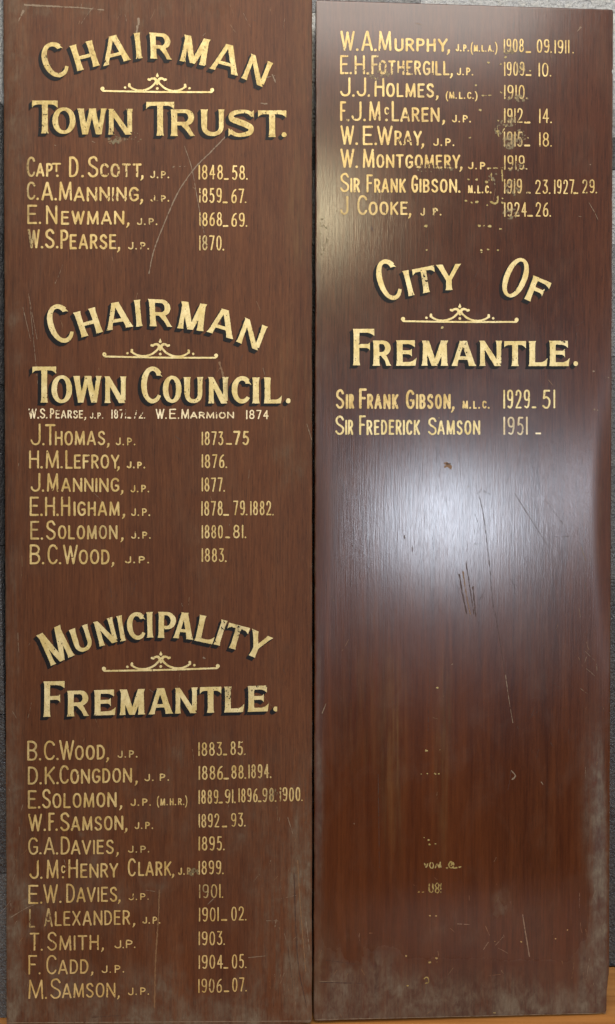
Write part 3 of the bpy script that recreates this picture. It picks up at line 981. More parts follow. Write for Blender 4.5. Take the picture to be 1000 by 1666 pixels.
# ------------------------------------------------------------------ panels
def panel(board, mat, stains, scratches, chip):
    Wd, H = board.W, board.H
    T = 0.019
    step = 0.003
    ed = [0, .0006, .0014, .0025]
    def axis(a, b):
        n = int((b - a - 0.005) / step)
        return np.concatenate([a + np.array(ed), np.linspace(a + .0045, b - .0045, n), b - np.array(ed[::-1])])
    xs = axis(-Wd / 2, Wd / 2); zs = axis(0, H)
    nx, nz = len(xs), len(zs)
    X, Z = np.meshgrid(xs, zs)
    px, py = board.px(X, Z)
    dx = np.minimum(X + Wd / 2, Wd / 2 - X); dz = np.minimum(Z, H - Z)
    re = 0.0024
    def rd(d):
        q = np.clip(1 - d / re, 0, 1)
        return re * (1 - np.sqrt(1 - q * q * .98))
    Y = np.maximum(rd(dx), rd(dz))
    # gentle waviness of an old board
    Y = Y + (fbm(X * 5 + 3, Z * 2.2 + 1, 2) - .5) * 0.0005 * np.clip(dx / .03, 0, 1) * np.clip(dz / .03, 0, 1)
    # round the corners
    for sx in (-1, 1):
        for (zc, sz) in ((0, -1), (H, 1)):
            r = 0.009 if sz < 0 else 0.005
            cx_ = sx * (Wd / 2 - r); cz_ = (r if sz < 0 else H - r)
            m = ((X - cx_) * sx > 0) & ((Z - cz_) * sz > 0)
            d = np.hypot(X - cx_, Z - cz_)
            # square -> disc
            mm = np.maximum(abs(X - cx_), abs(Z - cz_))
            k = np.where(m & (d > 1e-9), mm / np.maximum(d, 1e-9), 1.0)
            X = np.where(m, cx_ + (X - cx_) * k, X); Z = np.where(m, cz_ + (Z - cz_) * k, Z)
    # knocked edges
    near = np.exp(-dx / 0.004)
    X = X - np.sign(X) * near * (np.clip(fbm(Z * 30 + 9, Z * 0 + np.sign(X) * 3 + 7, 3) - .52, 0, 1) * 0.0025)
    nz_ = np.exp(-np.clip(Z, 0, 1) / 0.004)
    Z = Z + nz_ * np.clip(fbm(X * 40 + 2, X * 0 + 4, 3) - .5, 0, 1) * 0.006
    for (cx_, cz_, rx, rz, amt) in chip:
        g = np.exp(-(((px - cx_) / rx) ** 2 + ((py - cz_) / rz) ** 2) ** 2)
        X = X - g * amt * near * (0.7 + .6 * fbm(Z * 160, Z * 0 + 2, 2))
    n1 = fbm(px * .045, py * .022, 5); n2 = fbm(px * .12 + 9, py * .05 + 3, 4); n3 = fbm(px * .30, py * .012 + 30, 4)
    at = {k: np.zeros_like(px) for k in ('scuff', 'ochre', 'matte', 'red')}
    for (kind, a, b, rx, ry, amt, mode) in stains:
        d2 = ((px - a) / rx) ** 2 + ((py - b) / ry) ** 2
        g = np.exp(-d2 ** 2) if mode != 'soft' else np.exp(-d2)
        if mode == 'blotch':
            g = g * np.clip((n1 - .30) * 2.8, 0, 1) * np.clip(.35 + n2, 0, 1)
        elif mode == 'streak':
            g = g * np.clip((n3 - .30) * 2.2, 0, 1) * np.clip(.3 + n2, 0, 1)
        at[kind] = 1 - (1 - at[kind]) * (1 - amt * g)
    edge = np.exp(-dx / 0.0025) * np.clip((n2 - .25) * 2, 0, 1)
    at['scuff'] = np.clip(np.maximum(at['scuff'], .75 * edge), 0, 1)
    V = np.stack([X, Y, Z], -1).reshape(-1, 3)
    idx = np.arange(nx * nz).reshape(nz, nx)
    q = np.stack([idx[:-1, :-1], idx[:-1, 1:], idx[1:, 1:], idx[1:, :-1]], -1).reshape(-1, 4)
    loop = np.concatenate([idx[0, :], idx[1:, -1], idx[-1, -2::-1], idx[-2:0:-1, 0]])
    back = V[loop].copy(); back[:, 1] = T
    b0 = len(V); nb = len(loop)
    V = np.concatenate([V, back])
    k = np.arange(nb); kn = (k + 1) % nb
    sides = np.stack([loop[kn], loop[k], b0 + k, b0 + kn], -1)
    loops = np.concatenate([q.ravel(), sides.ravel(), (b0 + k)[::-1]])
    tot = np.concatenate([np.full(len(q) + nb, 4), [nb]])
    mi = np.zeros(len(tot), int)
    A = {k_: np.concatenate([v.ravel(), v.ravel()[loop] if k_ != 'scuff' else np.full(nb, .25)]) for k_, v in at.items()}
    # scratches lie in the same surface
    for (slot, pts, w0, w1) in scratches:
        pts = spl(pts, 8) if len(pts) > 2 else pts
        P = np.array(pts, float)
        pad = max(w0, w1) + 3
        fd = Field(P[:, 0].min() - pad, P[:, 1].min() - pad, P[:, 0].max() + pad, P[:, 1].max() + pad, .4)
        fd.stroke(P, w0 / 2, w1 / 2)
        gx, gy = np.meshgrid(fd.x, fd.y)
        fd.F += (fbm(gx * .3, gy * .3, 3) - .55) * w0 * .9
        v, t = fd.mesh()
        if not len(v):
            continue
        p = board.loc(v[:, 0], v[:, 1], 0.0)
        # follow the waviness
        p[:, 1] = (fbm(p[:, 0] * 5 + 3, p[:, 2] * 2.2 + 1, 2) - .5) * 0.0005 - 0.00025
        loops = np.concatenate([loops, len(V) + np.arange(len(v))])
        V = np.concatenate([V, p]); tot = np.concatenate([tot, t]); mi = np.concatenate([mi, np.full(len(t), slot)])
        for k_ in A:
            A[k_] = np.concatenate([A[k_], np.zeros(len(v))])
    st = np.concatenate([[0], np.cumsum(tot)[:-1]])
    o = link_mesh('panel', V, loops, st, tot, None, board.e, A, mi, [mat, M_SCR_PALE, M_SCR_DARK, M_SCR_TAN], smooth=True)
    return o


ST_L = [
    ('scuff', 250, 1668, 320, 45, .50, 'hard'), ('scuff', 22, 1520, 16, 190, .50, 'hard'), ('scuff', 496, 1520, 16, 170, .55, 'hard'), ('scuff', 18, 1250, 14, 150, .35, 'soft'), ('scuff', 485, 1340, 16, 110, .45, 'blotch'), ('scuff', 90, 1600, 50, 40, .4, 'blotch'), ('scuff', 300, 1300, 200, 120, .18, 'blotch'),
    ('scuff', 150, 1440, 120, 60, .25, 'blotch'), ('scuff', 20, 100, 16, 220, .35, 'soft'),
    ('scuff', 90, 14, 85, 14, .55, 'blotch'), ('scuff', 260, 12, 140, 20, .35, 'blotch'), ('scuff', 240, 1640, 300, 62, .60, 'blotch'),
    ('scuff', 250, 1668, 300, 26, .55, 'blotch'), ('scuff', 24, 1480, 26, 240, .55, 'blotch'), ('scuff', 42, 1500, 38, 34, .85, 'blotch'), ('scuff', 20, 1000, 16, 420, .35, 'streak'),
    ('scuff', 490, 1480, 22, 230, .85, 'streak'), ('scuff', 470, 1570, 40, 120, .80, 'streak'), ('scuff', 482, 1420, 12, 60, .85, 'blotch'), ('scuff', 455, 1480, 50, 140, .40, 'streak'),
    ('scuff', 285, 1622, 13, 15, .8, 'blotch'), ('scuff', 205, 1285, 22, 16, .35, 'blotch'), ('scuff', 130, 1357, 8, 6, .7, 'blotch'), ('scuff', 260, 1432, 40, 18, .35, 'blotch'),
    ('scuff', 278, 1230, 25, 28, .30, 'blotch'), ('scuff', 440, 120, 30, 10, .5, 'blotch'), ('scuff', 200, 100, 200, 120, .14, 'blotch'), ('scuff', 30, 150, 26, 180, .30, 'blotch'),
    ('scuff', 470, 760, 34, 40, .35, 'blotch'), ('scuff', 25, 540, 14, 60, .5, 'blotch'), ('scuff', 280, 1560, 60, 80, .30, 'blotch'), ('scuff', 420, 1400, 70, 160, .22, 'blotch'),
    ('scuff', 120, 1500, 110, 150, .22, 'blotch'), ('scuff', 225, 42, 10, 16, .6, 'blotch'), ('scuff', 190, 222, 20, 10, .5, 'blotch'), ('scuff', 345, 820, 60, 200, .12, 'blotch'),
    ('ochre', 485, 340, 20, 110, .55, 'streak'), ('ochre', 472, 640, 40, 130, .35, 'streak'), ('ochre', 480, 1500, 16, 120, .30, 'streak'), ('ochre', 490, 60, 20, 120, .3, 'streak'),
    ('red', 120, 620, 90, 120, .35, 'soft'), ('red', 250, 1060, 190, 170, .45, 'soft'), ('red', 330, 1500, 120, 160, .35, 'soft'), ('red', 20, 1400, 8, 280, .5, 'soft'), ('red', 40, 1550, 24, 60, .4, 'soft'),
    ('matte', 250, 830, 420, 1200, .30, 'soft'),
]
SC_L = [
    (1, [(367, 222), (342, 248), (318, 272), (290, 312), (266, 366), (250, 408), (242, 445)], 1.9, 1.7),
    (1, [(300, 238), (312, 275), (322, 330), (333, 385)], 1.0, .7),
    (1, [(37, 500), (50, 555)], .9, .6), (1, [(46, 478), (60, 552)], .8, .5), (1, [(49, 500), (62, 632)], .8, .4),
    (3, [(259, 1448), (257, 1500), (253, 1560), (251, 1640)], 2.4, 2.0), (1, [(347, 1462), (338, 1471)], 1.4, .8), (1, [(499, 690), (507, 716)], 1.0, .8),
    (1, [(226, 30), (223, 46), (221, 60)], 4.0, 1.5), (3, [(357, 590), (363, 612), (369, 640)], 3.4, 3.0), (1, [(433, 1498), (452, 1498)], 1.3, .7), (1, [(449, 1496), (447, 1508)], 1.6, .5),
    (1, [(18, 1492), (45, 1476), (66, 1468)], 1.6, .6), (1, [(468, 1330), (476, 1356)], 1.4, .7), (1, [(404, 1558), (432, 1555)], 1.0, .6), (2, [(468, 1540), (474, 1590)], 1.2, .8),
    (1, [(281, 272), (283, 271)], 1.8, 1.2), (1, [(291, 271), (293, 271)], 1.6, 1.0), (1, [(300, 271), (302, 270)], 2.0, 1.2), (1, [(88, 236), (91, 237)], 1.4, 1.0),
    (3, [(176, 231), (180, 229)], 3.0, 2.0), (3, [(190, 230), (196, 228)], 4.5, 3.5), (1, [(424, 168), (434, 169)], 2.6, 1.2), (1, [(443, 122), (448, 134)], 3.0, 1.2), (1, [(430, 127), (447, 123)], 1.4, 1.0),
    (1, [(330, 58), (334, 54)], 1.2, .8), (1, [(150, 230), (154, 232)], 1.5, 1.0), (1, [(331, 1070), (333, 1071)], 2.4, 1.4), (2, [(150, 1655), (195, 1652)], 1.4, .8),
    (1, [(12, 1664), (505, 1661)], 1.0, 1.0), (1, [(38, 18), (30, 34)], 3.5, 1.0), (1, [(40, 8), (120, 12), (168, 16)], 3.0, 1.5), (1, [(238, 1448), (262, 1452)], .7, .5),
    (1, [(498, 1500), (503, 1545)], 1.4, .8), (3, [(484, 1400), (488, 1470), (497, 1580)], 1.6, 1.6), (2, [(478, 1420), (484, 1560), (499, 1640)], 1.6, 1.2),
]
ST_R = [
    ('scuff', 740, 1660, 330, 70, .55, 'hard'), ('scuff', 976, 1470, 8, 230, 1.0, 'hard'), ('scuff', 975, 1500, 11, 150, 1.0, 'hard'), ('scuff', 966, 1300, 20, 120, .35, 'soft'), ('scuff', 560, 1585, 60, 55, .5, 'blotch'), ('scuff', 960, 1580, 24, 90, .55, 'blotch'), ('scuff', 518, 1350, 8, 250, .35, 'soft'),
    ('ochre', 838, 228, 22, 18, .45, 'blotch'), ('ochre', 838, 312, 24, 18, .35, 'blotch'), ('ochre', 830, 196, 18, 8, .35, 'blotch'), ('ochre', 618, 118, 24, 12, .30, 'blotch'), ('ochre', 840, 350, 22, 10, .3, 'blotch'),
    ('scuff', 700, 1640, 330, 55, .60, 'blotch'), ('scuff', 575, 1590, 90, 60, .55, 'blotch'), ('scuff', 975, 1450, 13, 210, 1.0, 'blotch'), ('scuff', 972, 1520, 15, 120, 1.0, 'blotch'), ('scuff', 968, 1380, 18, 170, .45, 'streak'),
    ('scuff', 812, 1484, 12, 10, .7, 'blotch'), ('scuff', 820, 1470, 20, 26, .35, 'blotch'), ('scuff', 520, 1200, 7, 160, .4, 'streak'), ('scuff', 750, 1500, 120, 40, .18, 'blotch'), ('scuff', 960, 1600, 30, 60, .5, 'blotch'),
    ('scuff', 975, 830, 10, 100, .25, 'streak'), ('scuff', 760, 1655, 300, 14, .6, 'blotch'), ('scuff', 516, 400, 5, 90, .6, 'blotch'), ('scuff', 528, 560, 5, 40, .2, 'blotch'), ('scuff', 842, 290, 12, 30, .0, 'soft'),
    ('ochre', 520, 380, 8, 60, .4, 'streak'), ('ochre', 640, 1240, 20, 160, .45, 'streak'), ('ochre', 720, 1230, 16, 170, .45, 'streak'), ('ochre', 600, 1150, 60, 120, .22, 'streak'), ('ochre', 520, 1600, 10, 50, .5, 'blotch'),
    ('red', 660, 1300, 210, 330, .95, 'soft'), ('red', 720, 1120, 170, 220, .6, 'soft'), ('red', 930, 1400, 30, 250, .7, 'soft'), ('red', 525, 1000, 22, 350, .5, 'soft'), ('red', 978, 980, 16, 300, .6, 'soft'), ('red', 900, 1580, 60, 50, .4, 'soft'),
    ('matte', 500, 860, 44, 240, .9, 'soft'), ('matte', 990, 860, 24, 240, 1.0, 'hard'), ('matte', 750, 1640, 400, 80, .7, 'soft'), ('matte', 505, 1300, 18, 300, .4, 'hard'),
]
SC_R = [
    (2, [(780, 808), (788, 850), (797, 930), (802, 985), (806, 1000)], 1.4, .8), (2, [(747, 935), (752, 965), (759, 998)], 2.4, 1.8), (2, [(758, 915), (764, 955), (771, 1000)], 1.8, 1.2), (2, [(769, 955), (774, 1005)], 2.2, 1.4), (3, [(753, 930), (758, 965), (765, 1000)], 2.0, 1.2),
    (3, [(726, 756), (732, 759)], 8.5, 7.0), (2, [(727, 755), (733, 754)], 3.0, 1.5), (2, [(657, 871), (658, 876)], 3.0, 1.8), (2, [(604, 370), (607, 375)], 3.6, 1.6), (2, [(838, 804), (868, 852), (890, 886)], .9, .6), (2, [(886, 812), (918, 855)], .8, .5), (2, [(771, 885), (782, 885)], 1.0, .7),
    (2, [(902, 873), (934, 872)], .8, .6), (1, [(822, 1098), (828, 1140), (834, 1176)], 1.2, .7), (1, [(832, 1254), (838, 1262), (833, 1268)], 1.8, 2.4), (1, [(850, 1488), (855, 1520), (861, 1556)], 1.4, 1.8), (1, [(794, 1533), (786, 1545)], 1.4, .8),
    (1, [(945, 890), (953, 913)], .9, .6), (1, [(958, 330), (966, 344), (973, 358)], 1.0, .6), (1, [(744, 1503), (764, 1504)], 1.2, .8), (2, [(520, 1598), (590, 1600)], 1.6, 1.0), (2, [(530, 1562), (590, 1570)], 1.2, .6), (1, [(520, 1597), (548, 1596)], 1.2, .6),
    (1, [(944, 45), (939, 51)], 3.0, 1.5), (1, [(807, 1395), (803, 1402)], 1.0, .6), (1, [(944, 1120), (957, 1130)], .8, .5),
    (1, [(965, 604), (966, 604)], 2.8, 2.4), (1, [(989, 614), (990, 614)], 2.8, 2.4), (1, [(967, 666), (967, 666.4)], 2.4, 2.2), (1, [(972, 667), (972, 667.5)], 2.4, 2.0), (1, [(960, 268), (960, 268.5)], 2.0, 1.6), (1, [(942, 352), (948, 353)], 1.4, .8),
    (1, [(524, 1160), (530, 1145)], 1.6, .8), (1, [(735, 1081), (736, 1080)], 1.8, 1.4), (1, [(662, 700), (662, 700)], 1.4, 1.2), (1, [(880, 1272), (883, 1276)], 1.6, 1.0), (1, [(576, 1340), (576, 1341)], 2.0, 1.6), (2, [(806, 1000), (822, 1098)], .8, .6),
    (2, [(615, 1260), (617, 1420)], .8, .5), (2, [(700, 1070), (696, 1190)], .7, .5), (1, [(512, 1659), (985, 1648)], 1.0, 1.0),
]
_r = random.Random(5)


def hairlines(x0, y0, x1, y1, n, slots):
    out = []
    for _ in range(n):
        x, y = _r.uniform(x0, x1), _r.uniform(y0, y1)
        L = _r.uniform(6, 34) * _r.random() + 4
        a = _r.gauss(math.pi / 2, .55)
        dx, dy = math.cos(a) * L, math.sin(a) * L
        out.append((_r.choice(slots), [(x, y), (x + dx * .5 + _r.uniform(-1, 1), y + dy * .5), (x + dx, y + dy)], _r.uniform(.45, .9), .35))
    return out


SC_L += hairlines(20, 10, 490, 1640, 60, (3, 3, 1, 2)) + hairlines(440, 1300, 500, 1650, 22, (1, 3)) + hairlines(14, 900, 60, 1650, 22, (1, 3)) + hairlines(100, 0, 480, 50, 12, (1, 3))
SC_R += hairlines(520, 10, 975, 1640, 50, (3, 2, 2)) + hairlines(650, 760, 950, 1000, 16, (2,)) + hairlines(940, 900, 985, 1640, 22, (1, 3)) + hairlines(520, 1500, 960, 1650, 22, (1, 3))
panel(LB, M_WOOD_L, ST_L, SC_L, [(8, 560, 14, 40, .0006)])
panel(RB, M_WOOD_R, ST_R, SC_R, [(990, 1632, 16, 26, .006), (998, 116, 8, 3, .002), (992, 1600, 8, 12, .002)])

# ------------------------------------------------------------------ headings, left board
UPW = 9.3
heading(LB, 'heading', [
    ('C', (80.8, 131.6), (116.1, 117.9), (-20.8, -53.7)), ('H', (125, 116), (162.5, 106), (-12.7, -41)), ('A', (167, 108), (213, 97), (-6.7, -44.5)),
    ('I', (221, 96), (232, 94.4), (-4.3, -41.7)), ('R', (244, 95), (280, 97.2), (-2, -42.3)), ('M', (291.4, 98.8), (335, 107.5), (7.9, -42.8)),
    ('A', (339.2, 111), (387.3, 123.6), (10.7, -44.3)), ('N', (392, 126.5), (428.5, 142.5), (16, -39.5))], 9.0, (-5.5, 6), 'topmost arched gilt heading CHAIRMAN', (), M_LEAF_OLD)
ornament(LB, (167.6, 144.4), (346, 146.4), (255.6, 122.4), 'gilt scroll rule under the topmost arched heading')
heading(LB, 'heading', flat([('T', 52, 93.5, 163.6, 217), ('O', 85, 122.5, 174.6, 217.8), ('W', 124.7, 174, 176.4, 218.6), ('N', 175.5, 216, 177, 219),
                             ('T', 237.5, 283, 165.7, 220.7), ('R', 277, 317.5, 178, 221.3), ('U', 325.7, 366, 178, 221), ('S', 371, 414, 178.7, 222), ('T', 419.5, 465.5, 179.5, 223)]), 9.4, (-6, 5), 'straight gilt heading TOWN TRUST.', [(462, 219, 4.0)], M_LEAF_OLD)
heading(LB, 'heading', [
    ('C', (88.8, 562.7), (124, 551.2), (-19.5, -59.8)), ('H', (132, 549), (168, 539.6), (-13.4, -40)), ('A', (172.4, 538), (217, 531), (-7.5, -42.5)),
    ('I', (221, 531.6), (232, 530.4), (-4, -43)), ('R', (243, 530.4), (280.5, 532), (-2.5, -44)), ('M', (288, 533.6), (331, 539), (6.4, -43.8)),
    ('A', (335, 539.4), (379.6, 552.4), (9.5, -42.2)), ('N', (383.6, 555.5), (421, 571), (14.5, -39))], 9.2, (-5.5, 6), 'second arched gilt heading CHAIRMAN, above TOWN COUNCIL')
ornament(LB, (171, 576.5), (352.8, 578.6), (260.4, 555), 'gilt scroll rule above TOWN COUNCIL')
heading(LB, 'heading', flat([('T', 52.4, 91, 596.4, 655), ('O', 83.4, 117, 610.6, 655.6), ('W', 118, 166, 611.6, 655), ('N', 169.6, 205.4, 612.4, 655.6),
                             ('C', 229.6, 262.4, 597, 655.5), ('O', 264.7, 295, 611.3, 655.5), ('U', 298, 331.3, 613.4, 655.5), ('N', 338.3, 371.6, 613.4, 656.3),
                             ('C', 376.8, 407, 612.6, 655.8), ('I', 409.8, 422.3, 614, 656.3), ('L', 428.8, 458, 614, 656.3)]), 9.2, (-6, 5), 'straight gilt heading TOWN COUNCIL.', [(468.8, 652, 4.0)])
heading(LB, 'heading', [
    ('M', (82, 1083.7), (121.4, 1065.8), (-23.5, -49.5)), ('U', (122.8, 1064.5), (154.5, 1053.5), (-11.5, -39)), ('N', (161.3, 1052.2), (193, 1043.5), (-10.5, -39.7)),
    ('I', (195.3, 1043.8), (205, 1041.7), (-6.8, -41)), ('C', (209, 1042), (238, 1038.5), (-4.5, -43.5)), ('I', (238.4, 1037.5), (249.5, 1037), (-1, -41.5)),
    ('P', (256, 1037.6), (285.5, 1038.5), (.8, -42.3)), ('A', (280.4, 1037.6), (314.4, 1041), (3.5, -42.6)), ('L', (315.6, 1042), (346, 1048.5), (9, -42)),
    ('I', (346.6, 1048), (357.4, 1050.6), (13.3, -40.3)), ('T', (360.5, 1050.8), (394.5, 1059.8), (11.9, -37.8)), ('Y', (392, 1060.2), (427, 1075.8), (18, -37.2))], 8.6, (-5.5, 5.5), 'arched gilt heading MUNICIPALITY')
ornament(LB, (168.8, 1088), (354, 1083.6), (261.4, 1063.5), 'gilt scroll rule under MUNICIPALITY')
heading(LB, 'heading', [('F', (70, 1166.3), (105, 1165.5), (.5, -57.5)), ('R', (108.7, 1165.6), (145, 1164.6), (.2, -41.5)), ('E', (152.4, 1164.2), (187.7, 1163), (0, -41.3)),
                        ('M', (194, 1163.5), (236, 1162.2), (0, -41.5)), ('A', (240.6, 1162.4), (281.6, 1160.8), (.4, -42)), ('N', (284, 1161), (321.3, 1160), (0, -41.6)),
                        ('T', (325, 1160), (359.7, 1159.2), (0, -42)), ('L', (364.4, 1159.2), (396.5, 1158.4), (0, -42)), ('E', (402.4, 1158.2), (436.4, 1157.2), (0, -42))], 9.2, (-5.8, 5.4), 'straight gilt heading FREMANTLE. under MUNICIPALITY', [(448.4, 1153.4, 4.0)])

# ------------------------------------------------------------------ headings, right board
heading(RB, 'heading', [
    ('C', (624.7, 492.6), (657.6, 482.4), (-19.7, -63.8)), ('I', (664, 482), (674.7, 480), (-10, -40.7)), ('T', (676, 479.5), (711.5, 472.6), (-6, -41)), ('Y', (709, 473), (751.4, 471), (-.4, -42)),
    ('O', (808.9, 475.9), (843.2, 489.8), (25.1, -62.1)), ('F', (852.2, 486), (882.6, 499), (15, -38.3))], 8.8, (-5.5, 5), 'arched gilt heading CITY OF')
ornament(RB, (656, 519), (840.7, 520.2), (747.8, 498), 'gilt scroll rule between CITY OF and FREMANTLE')
heading(RB, 'heading', flat([('F', 573.6, 609.4, 535, 594.4), ('R', 606, 637, 554, 595), ('E', 644, 677, 553.6, 595), ('M', 685.4, 729, 554, 595), ('A', 733, 775, 554.6, 595.4),
                             ('N', 779.6, 816.6, 554.4, 595.4), ('T', 820, 855.4, 555, 595.6), ('L', 859.6, 890, 555, 595.6), ('E', 893, 926, 554.4, 595.6)]), 9.2, (-6, 5), 'straight gilt heading FREMANTLE. under CITY OF', [(936.4, 591.6, 3.8)])

# ------------------------------------------------------------------ name lists
def names(board, segs, w=4.0, slope=0.0, mat=None, fade=None):
    return text_line(board, 'name_line', segs, w, slope, mat, fade)


def years(board, segs, w=3.3, slope=0.0, mat=None, fade=None):
    return text_line(board, 'year_line', segs, w, slope, mat, fade)


def dash(x0, x1, y):
    return ('_', x0, x1, y - 20, y)


SG['_'] = (.4, [[(0, 0), (1, 0)]])
_put = put_text


def put_text(fd, txt, x0, x1, yt0, yb0, w, slope=0.0, gap=.15):
    if txt == '_':
        fd.stroke([(x0 + 1.2, yb0 - 1.3), (x1 - 1.2, yb0 - 1.3)], 1.45)
        return
    _put(fd, txt, x0, x1, yt0, yb0, w, slope, gap)


T_ = 2.5      # stroke of the small J.P.
names(LB, [('C', 43, 57, 255, 288), ('AP', 58, 85.5, 265, 287.5), ('T', 84, 99, 265, 280, 3.4), ('.', 91, 95, 270, 288), ('D', 112, 127.5, 255, 288.5), ('.', 132, 136, 265, 288.5), ('S', 142.5, 160, 254, 288.5), ('COTT', 162.5, 230, 266, 288.5), (',', 229, 234, 266, 289), ('J.P.', 244, 275, 278, 290, T_)], 4.3)
years(LB, [('1848', 323, 362.5, 268, 292), dash(364, 371.5, 292.5), ('58.', 377, 402.5, 269, 292.5)])
names(LB, [('C.', 43, 62.5, 295.5, 325.5), ('A.', 67, 92, 295.5, 326), ('M', 95.5, 117, 295.5, 326.5), ('ANNING', 119.5, 225.5, 304, 327.5), (',', 228, 233.5, 304, 328), ('J.P.', 244.5, 275, 317.5, 328, T_)], 4.3)
years(LB, [('1859', 324, 360.5, 306, 330), dash(362, 370, 330.5), ('67.', 376, 400.5, 307, 330.5)])
names(LB, [('E.', 44, 66.5, 333, 364.5), ('N', 74.5, 93, 334, 365), ('EWMAN', 99, 202, 343, 365.5), (',', 206, 211, 343, 366), ('J.P.', 222.5, 256, 355, 366, T_)], 4.2)
years(LB, [('1868', 324, 361, 345, 368), dash(362.5, 371, 369), ('69.', 376, 402, 346, 369)])
names(LB, [('W.', 45, 69.5, 372.5, 404), ('S.', 73, 94.5, 372.5, 404), ('P', 98, 111, 373.5, 405), ('EARSE', 113, 189, 381, 405.5), (',', 191, 196.5, 381, 406), ('J.P.', 208, 242.5, 394, 406, T_)], 4.3)
years(LB, [('1870.', 324, 364, 383, 407.5)])

names(LB, [('W.', 46, 63, 664.5, 681), ('S.', 64.5, 77, 664.5, 681), ('P', 81, 88, 664.5, 681), ('EARSE', 90, 135, 667.5, 681), (',', 137, 141, 667.5, 681), ('J.P.', 146, 167.5, 671, 681, 1.9),
           ('W.', 253, 271, 665, 681.5), ('E.', 275, 291.5, 665, 681.5), ('M', 294.5, 307.5, 665.5, 681.5), ('ARMION', 309, 380.5, 670, 681)], 2.7, mat=M_PALE)
years(LB, [('1871', 181, 205, 666, 681), dash(207, 213, 681), ('72.', 216, 236, 667, 681), ('1874', 400, 437, 667, 682)], 2.7, mat=M_PALE)
names(LB, [('J.', 49, 72, 689, 724.5), ('T', 73, 90, 690, 724.5), ('HOMAS', 89, 171, 701, 724.5), (',', 174, 179.5, 701, 724.5), ('J.P.', 188, 220, 712, 724.5, T_)], 3.9)
years(LB, [('1873', 328, 363, 702, 724.5), dash(367.5, 377, 723.5), ('75', 379.5, 405, 701, 724, 3.6)])
names(LB, [('H.', 47, 69, 732.5, 762), ('M.', 74, 101.5, 732.5, 762), ('L', 106, 118, 732.5, 762.5), ('EFROY', 120, 194, 739.5, 762.5), (',', 190.5, 196, 741, 762.5), ('J.P.', 206, 236, 751, 762, T_ + .2)], 3.9)
years(LB, [('1876.', 328, 369, 739, 761.5)])
names(LB, [('J.', 49.5, 71.5, 769.5, 800), ('M', 76, 95, 770, 800), ('ANNING', 99, 194, 777.5, 800.5), (',', 196.5, 201.5, 778, 801), ('J.P.', 212, 242.5, 789, 801, T_)], 3.9)
years(LB, [('1877.', 328, 365.5, 777, 800)])
names(LB, [('E.', 48, 69, 808, 839.5), ('H.', 73, 95, 808, 839.5), ('H', 99, 114, 807.5, 839.5), ('IGHAM', 119.5, 194.5, 816, 839.5), (',', 199, 204, 816, 840), ('J.P.', 213, 244, 827, 839.5, T_)], 4.1)
years(LB, [('1878', 327.5, 362, 815, 839), dash(363, 372, 839), ('79.', 379, 402, 814.5, 838.5), ('1882.', 407, 444.5, 815, 838.5)])
names(LB, [('E.', 49, 69.5, 847.5, 878), ('S', 74.5, 90.5, 846.5, 878), ('OLOMON', 94, 191, 854.5, 877.5), (',', 196.5, 201.5, 855, 878), ('J.P.', 213, 245, 865, 876.5, T_ + .1)], 4.0)
years(LB, [('1880', 328, 362.5, 854, 876), dash(366, 374, 875.5), ('81.', 379, 400.5, 853.5, 875.5)])
names(LB, [('B.', 48, 71.5, 885.5, 918), ('C.', 77, 99, 885.5, 918), ('W', 102, 126.5, 886, 918), ('OOD', 128, 178, 894, 918), (',', 181.5, 187, 894, 918.5), ('J.P.', 203, 242.5, 905, 916.5, T_)], 4.0)
years(LB, [('1883.', 328, 368, 892, 914.5)])

SL = -0.018
names(LB, [('B.', 44, 66.5, 1205, 1237.5), ('C.', 71, 95, 1205, 1237), ('W', 96, 120.5, 1204, 1236.5), ('OOD', 121.5, 170.5, 1212.5, 1236.5), (',', 173, 178, 1212, 1236), ('J.P.', 191, 223.5, 1221, 1233, T_)], 4.0, SL)
years(LB, [('1883', 322.5, 361, 1207.5, 1230), dash(362.5, 369, 1229), ('85.', 374.5, 399, 1206, 1228.5)], 3.3, SL)
names(LB, [('D.', 45, 67.5, 1247, 1276.5), ('K.', 72.5, 95, 1247, 1276), ('C', 96.5, 111.5, 1245, 1275.5), ('ONGDON', 114, 214.5, 1251, 1275), (',', 219.5, 224.5, 1250, 1274), ('J. P.', 234.5, 275, 1259, 1271, T_)], 4.0, SL)
years(LB, [('1886', 323, 362.5, 1246, 1269), dash(363.5, 372, 1268), ('88.', 376, 400, 1245, 1267.5), ('1894.', 404, 441, 1243.5, 1266.5)], 3.4, SL)
names(LB, [('E.', 45, 65, 1285.5, 1315.5), ('S', 68, 82.5, 1283.5, 1315), ('OLOMON', 85, 189.5, 1290.5, 1315), (',', 194.5, 199.5, 1290, 1314), ('J.P.', 212, 245.5, 1299.5, 1311.5, T_), ('(', 255, 260, 1296, 1313, 1.8), ('M.H.R.', 260.5, 299.5, 1299, 1310.5, 2.3), (')', 299, 304.5, 1295, 1313, 1.8)], 4.0, SL)
years(LB, [('1889', 323, 355, 1285, 1308), dash(355.5, 362, 1307), ('91.', 365.5, 383, 1284, 1307), ('1896', 388, 419, 1282.5, 1305.5), dash(419.5, 425, 1305), ('98.', 426.5, 449, 1282, 1305), ('1900.', 455, 492, 1281, 1304)], 3.2, SL)
names(LB, [('W.', 45.5, 74, 1323.5, 1352.5), ('F.', 78.5, 93, 1322, 1352), ('S', 97.5, 113, 1321.5, 1352), ('AMSON', 115, 200.5, 1328.5, 1352), (',', 203, 208, 1328, 1351), ('J.P.', 218.5, 249, 1337.5, 1349, T_ - .2)], 4.0, SL)
years(LB, [('1892', 323, 356.5, 1324, 1346.5), dash(361, 369, 1346), ('93.', 375.5, 399, 1322.5, 1345)], 3.1, SL)
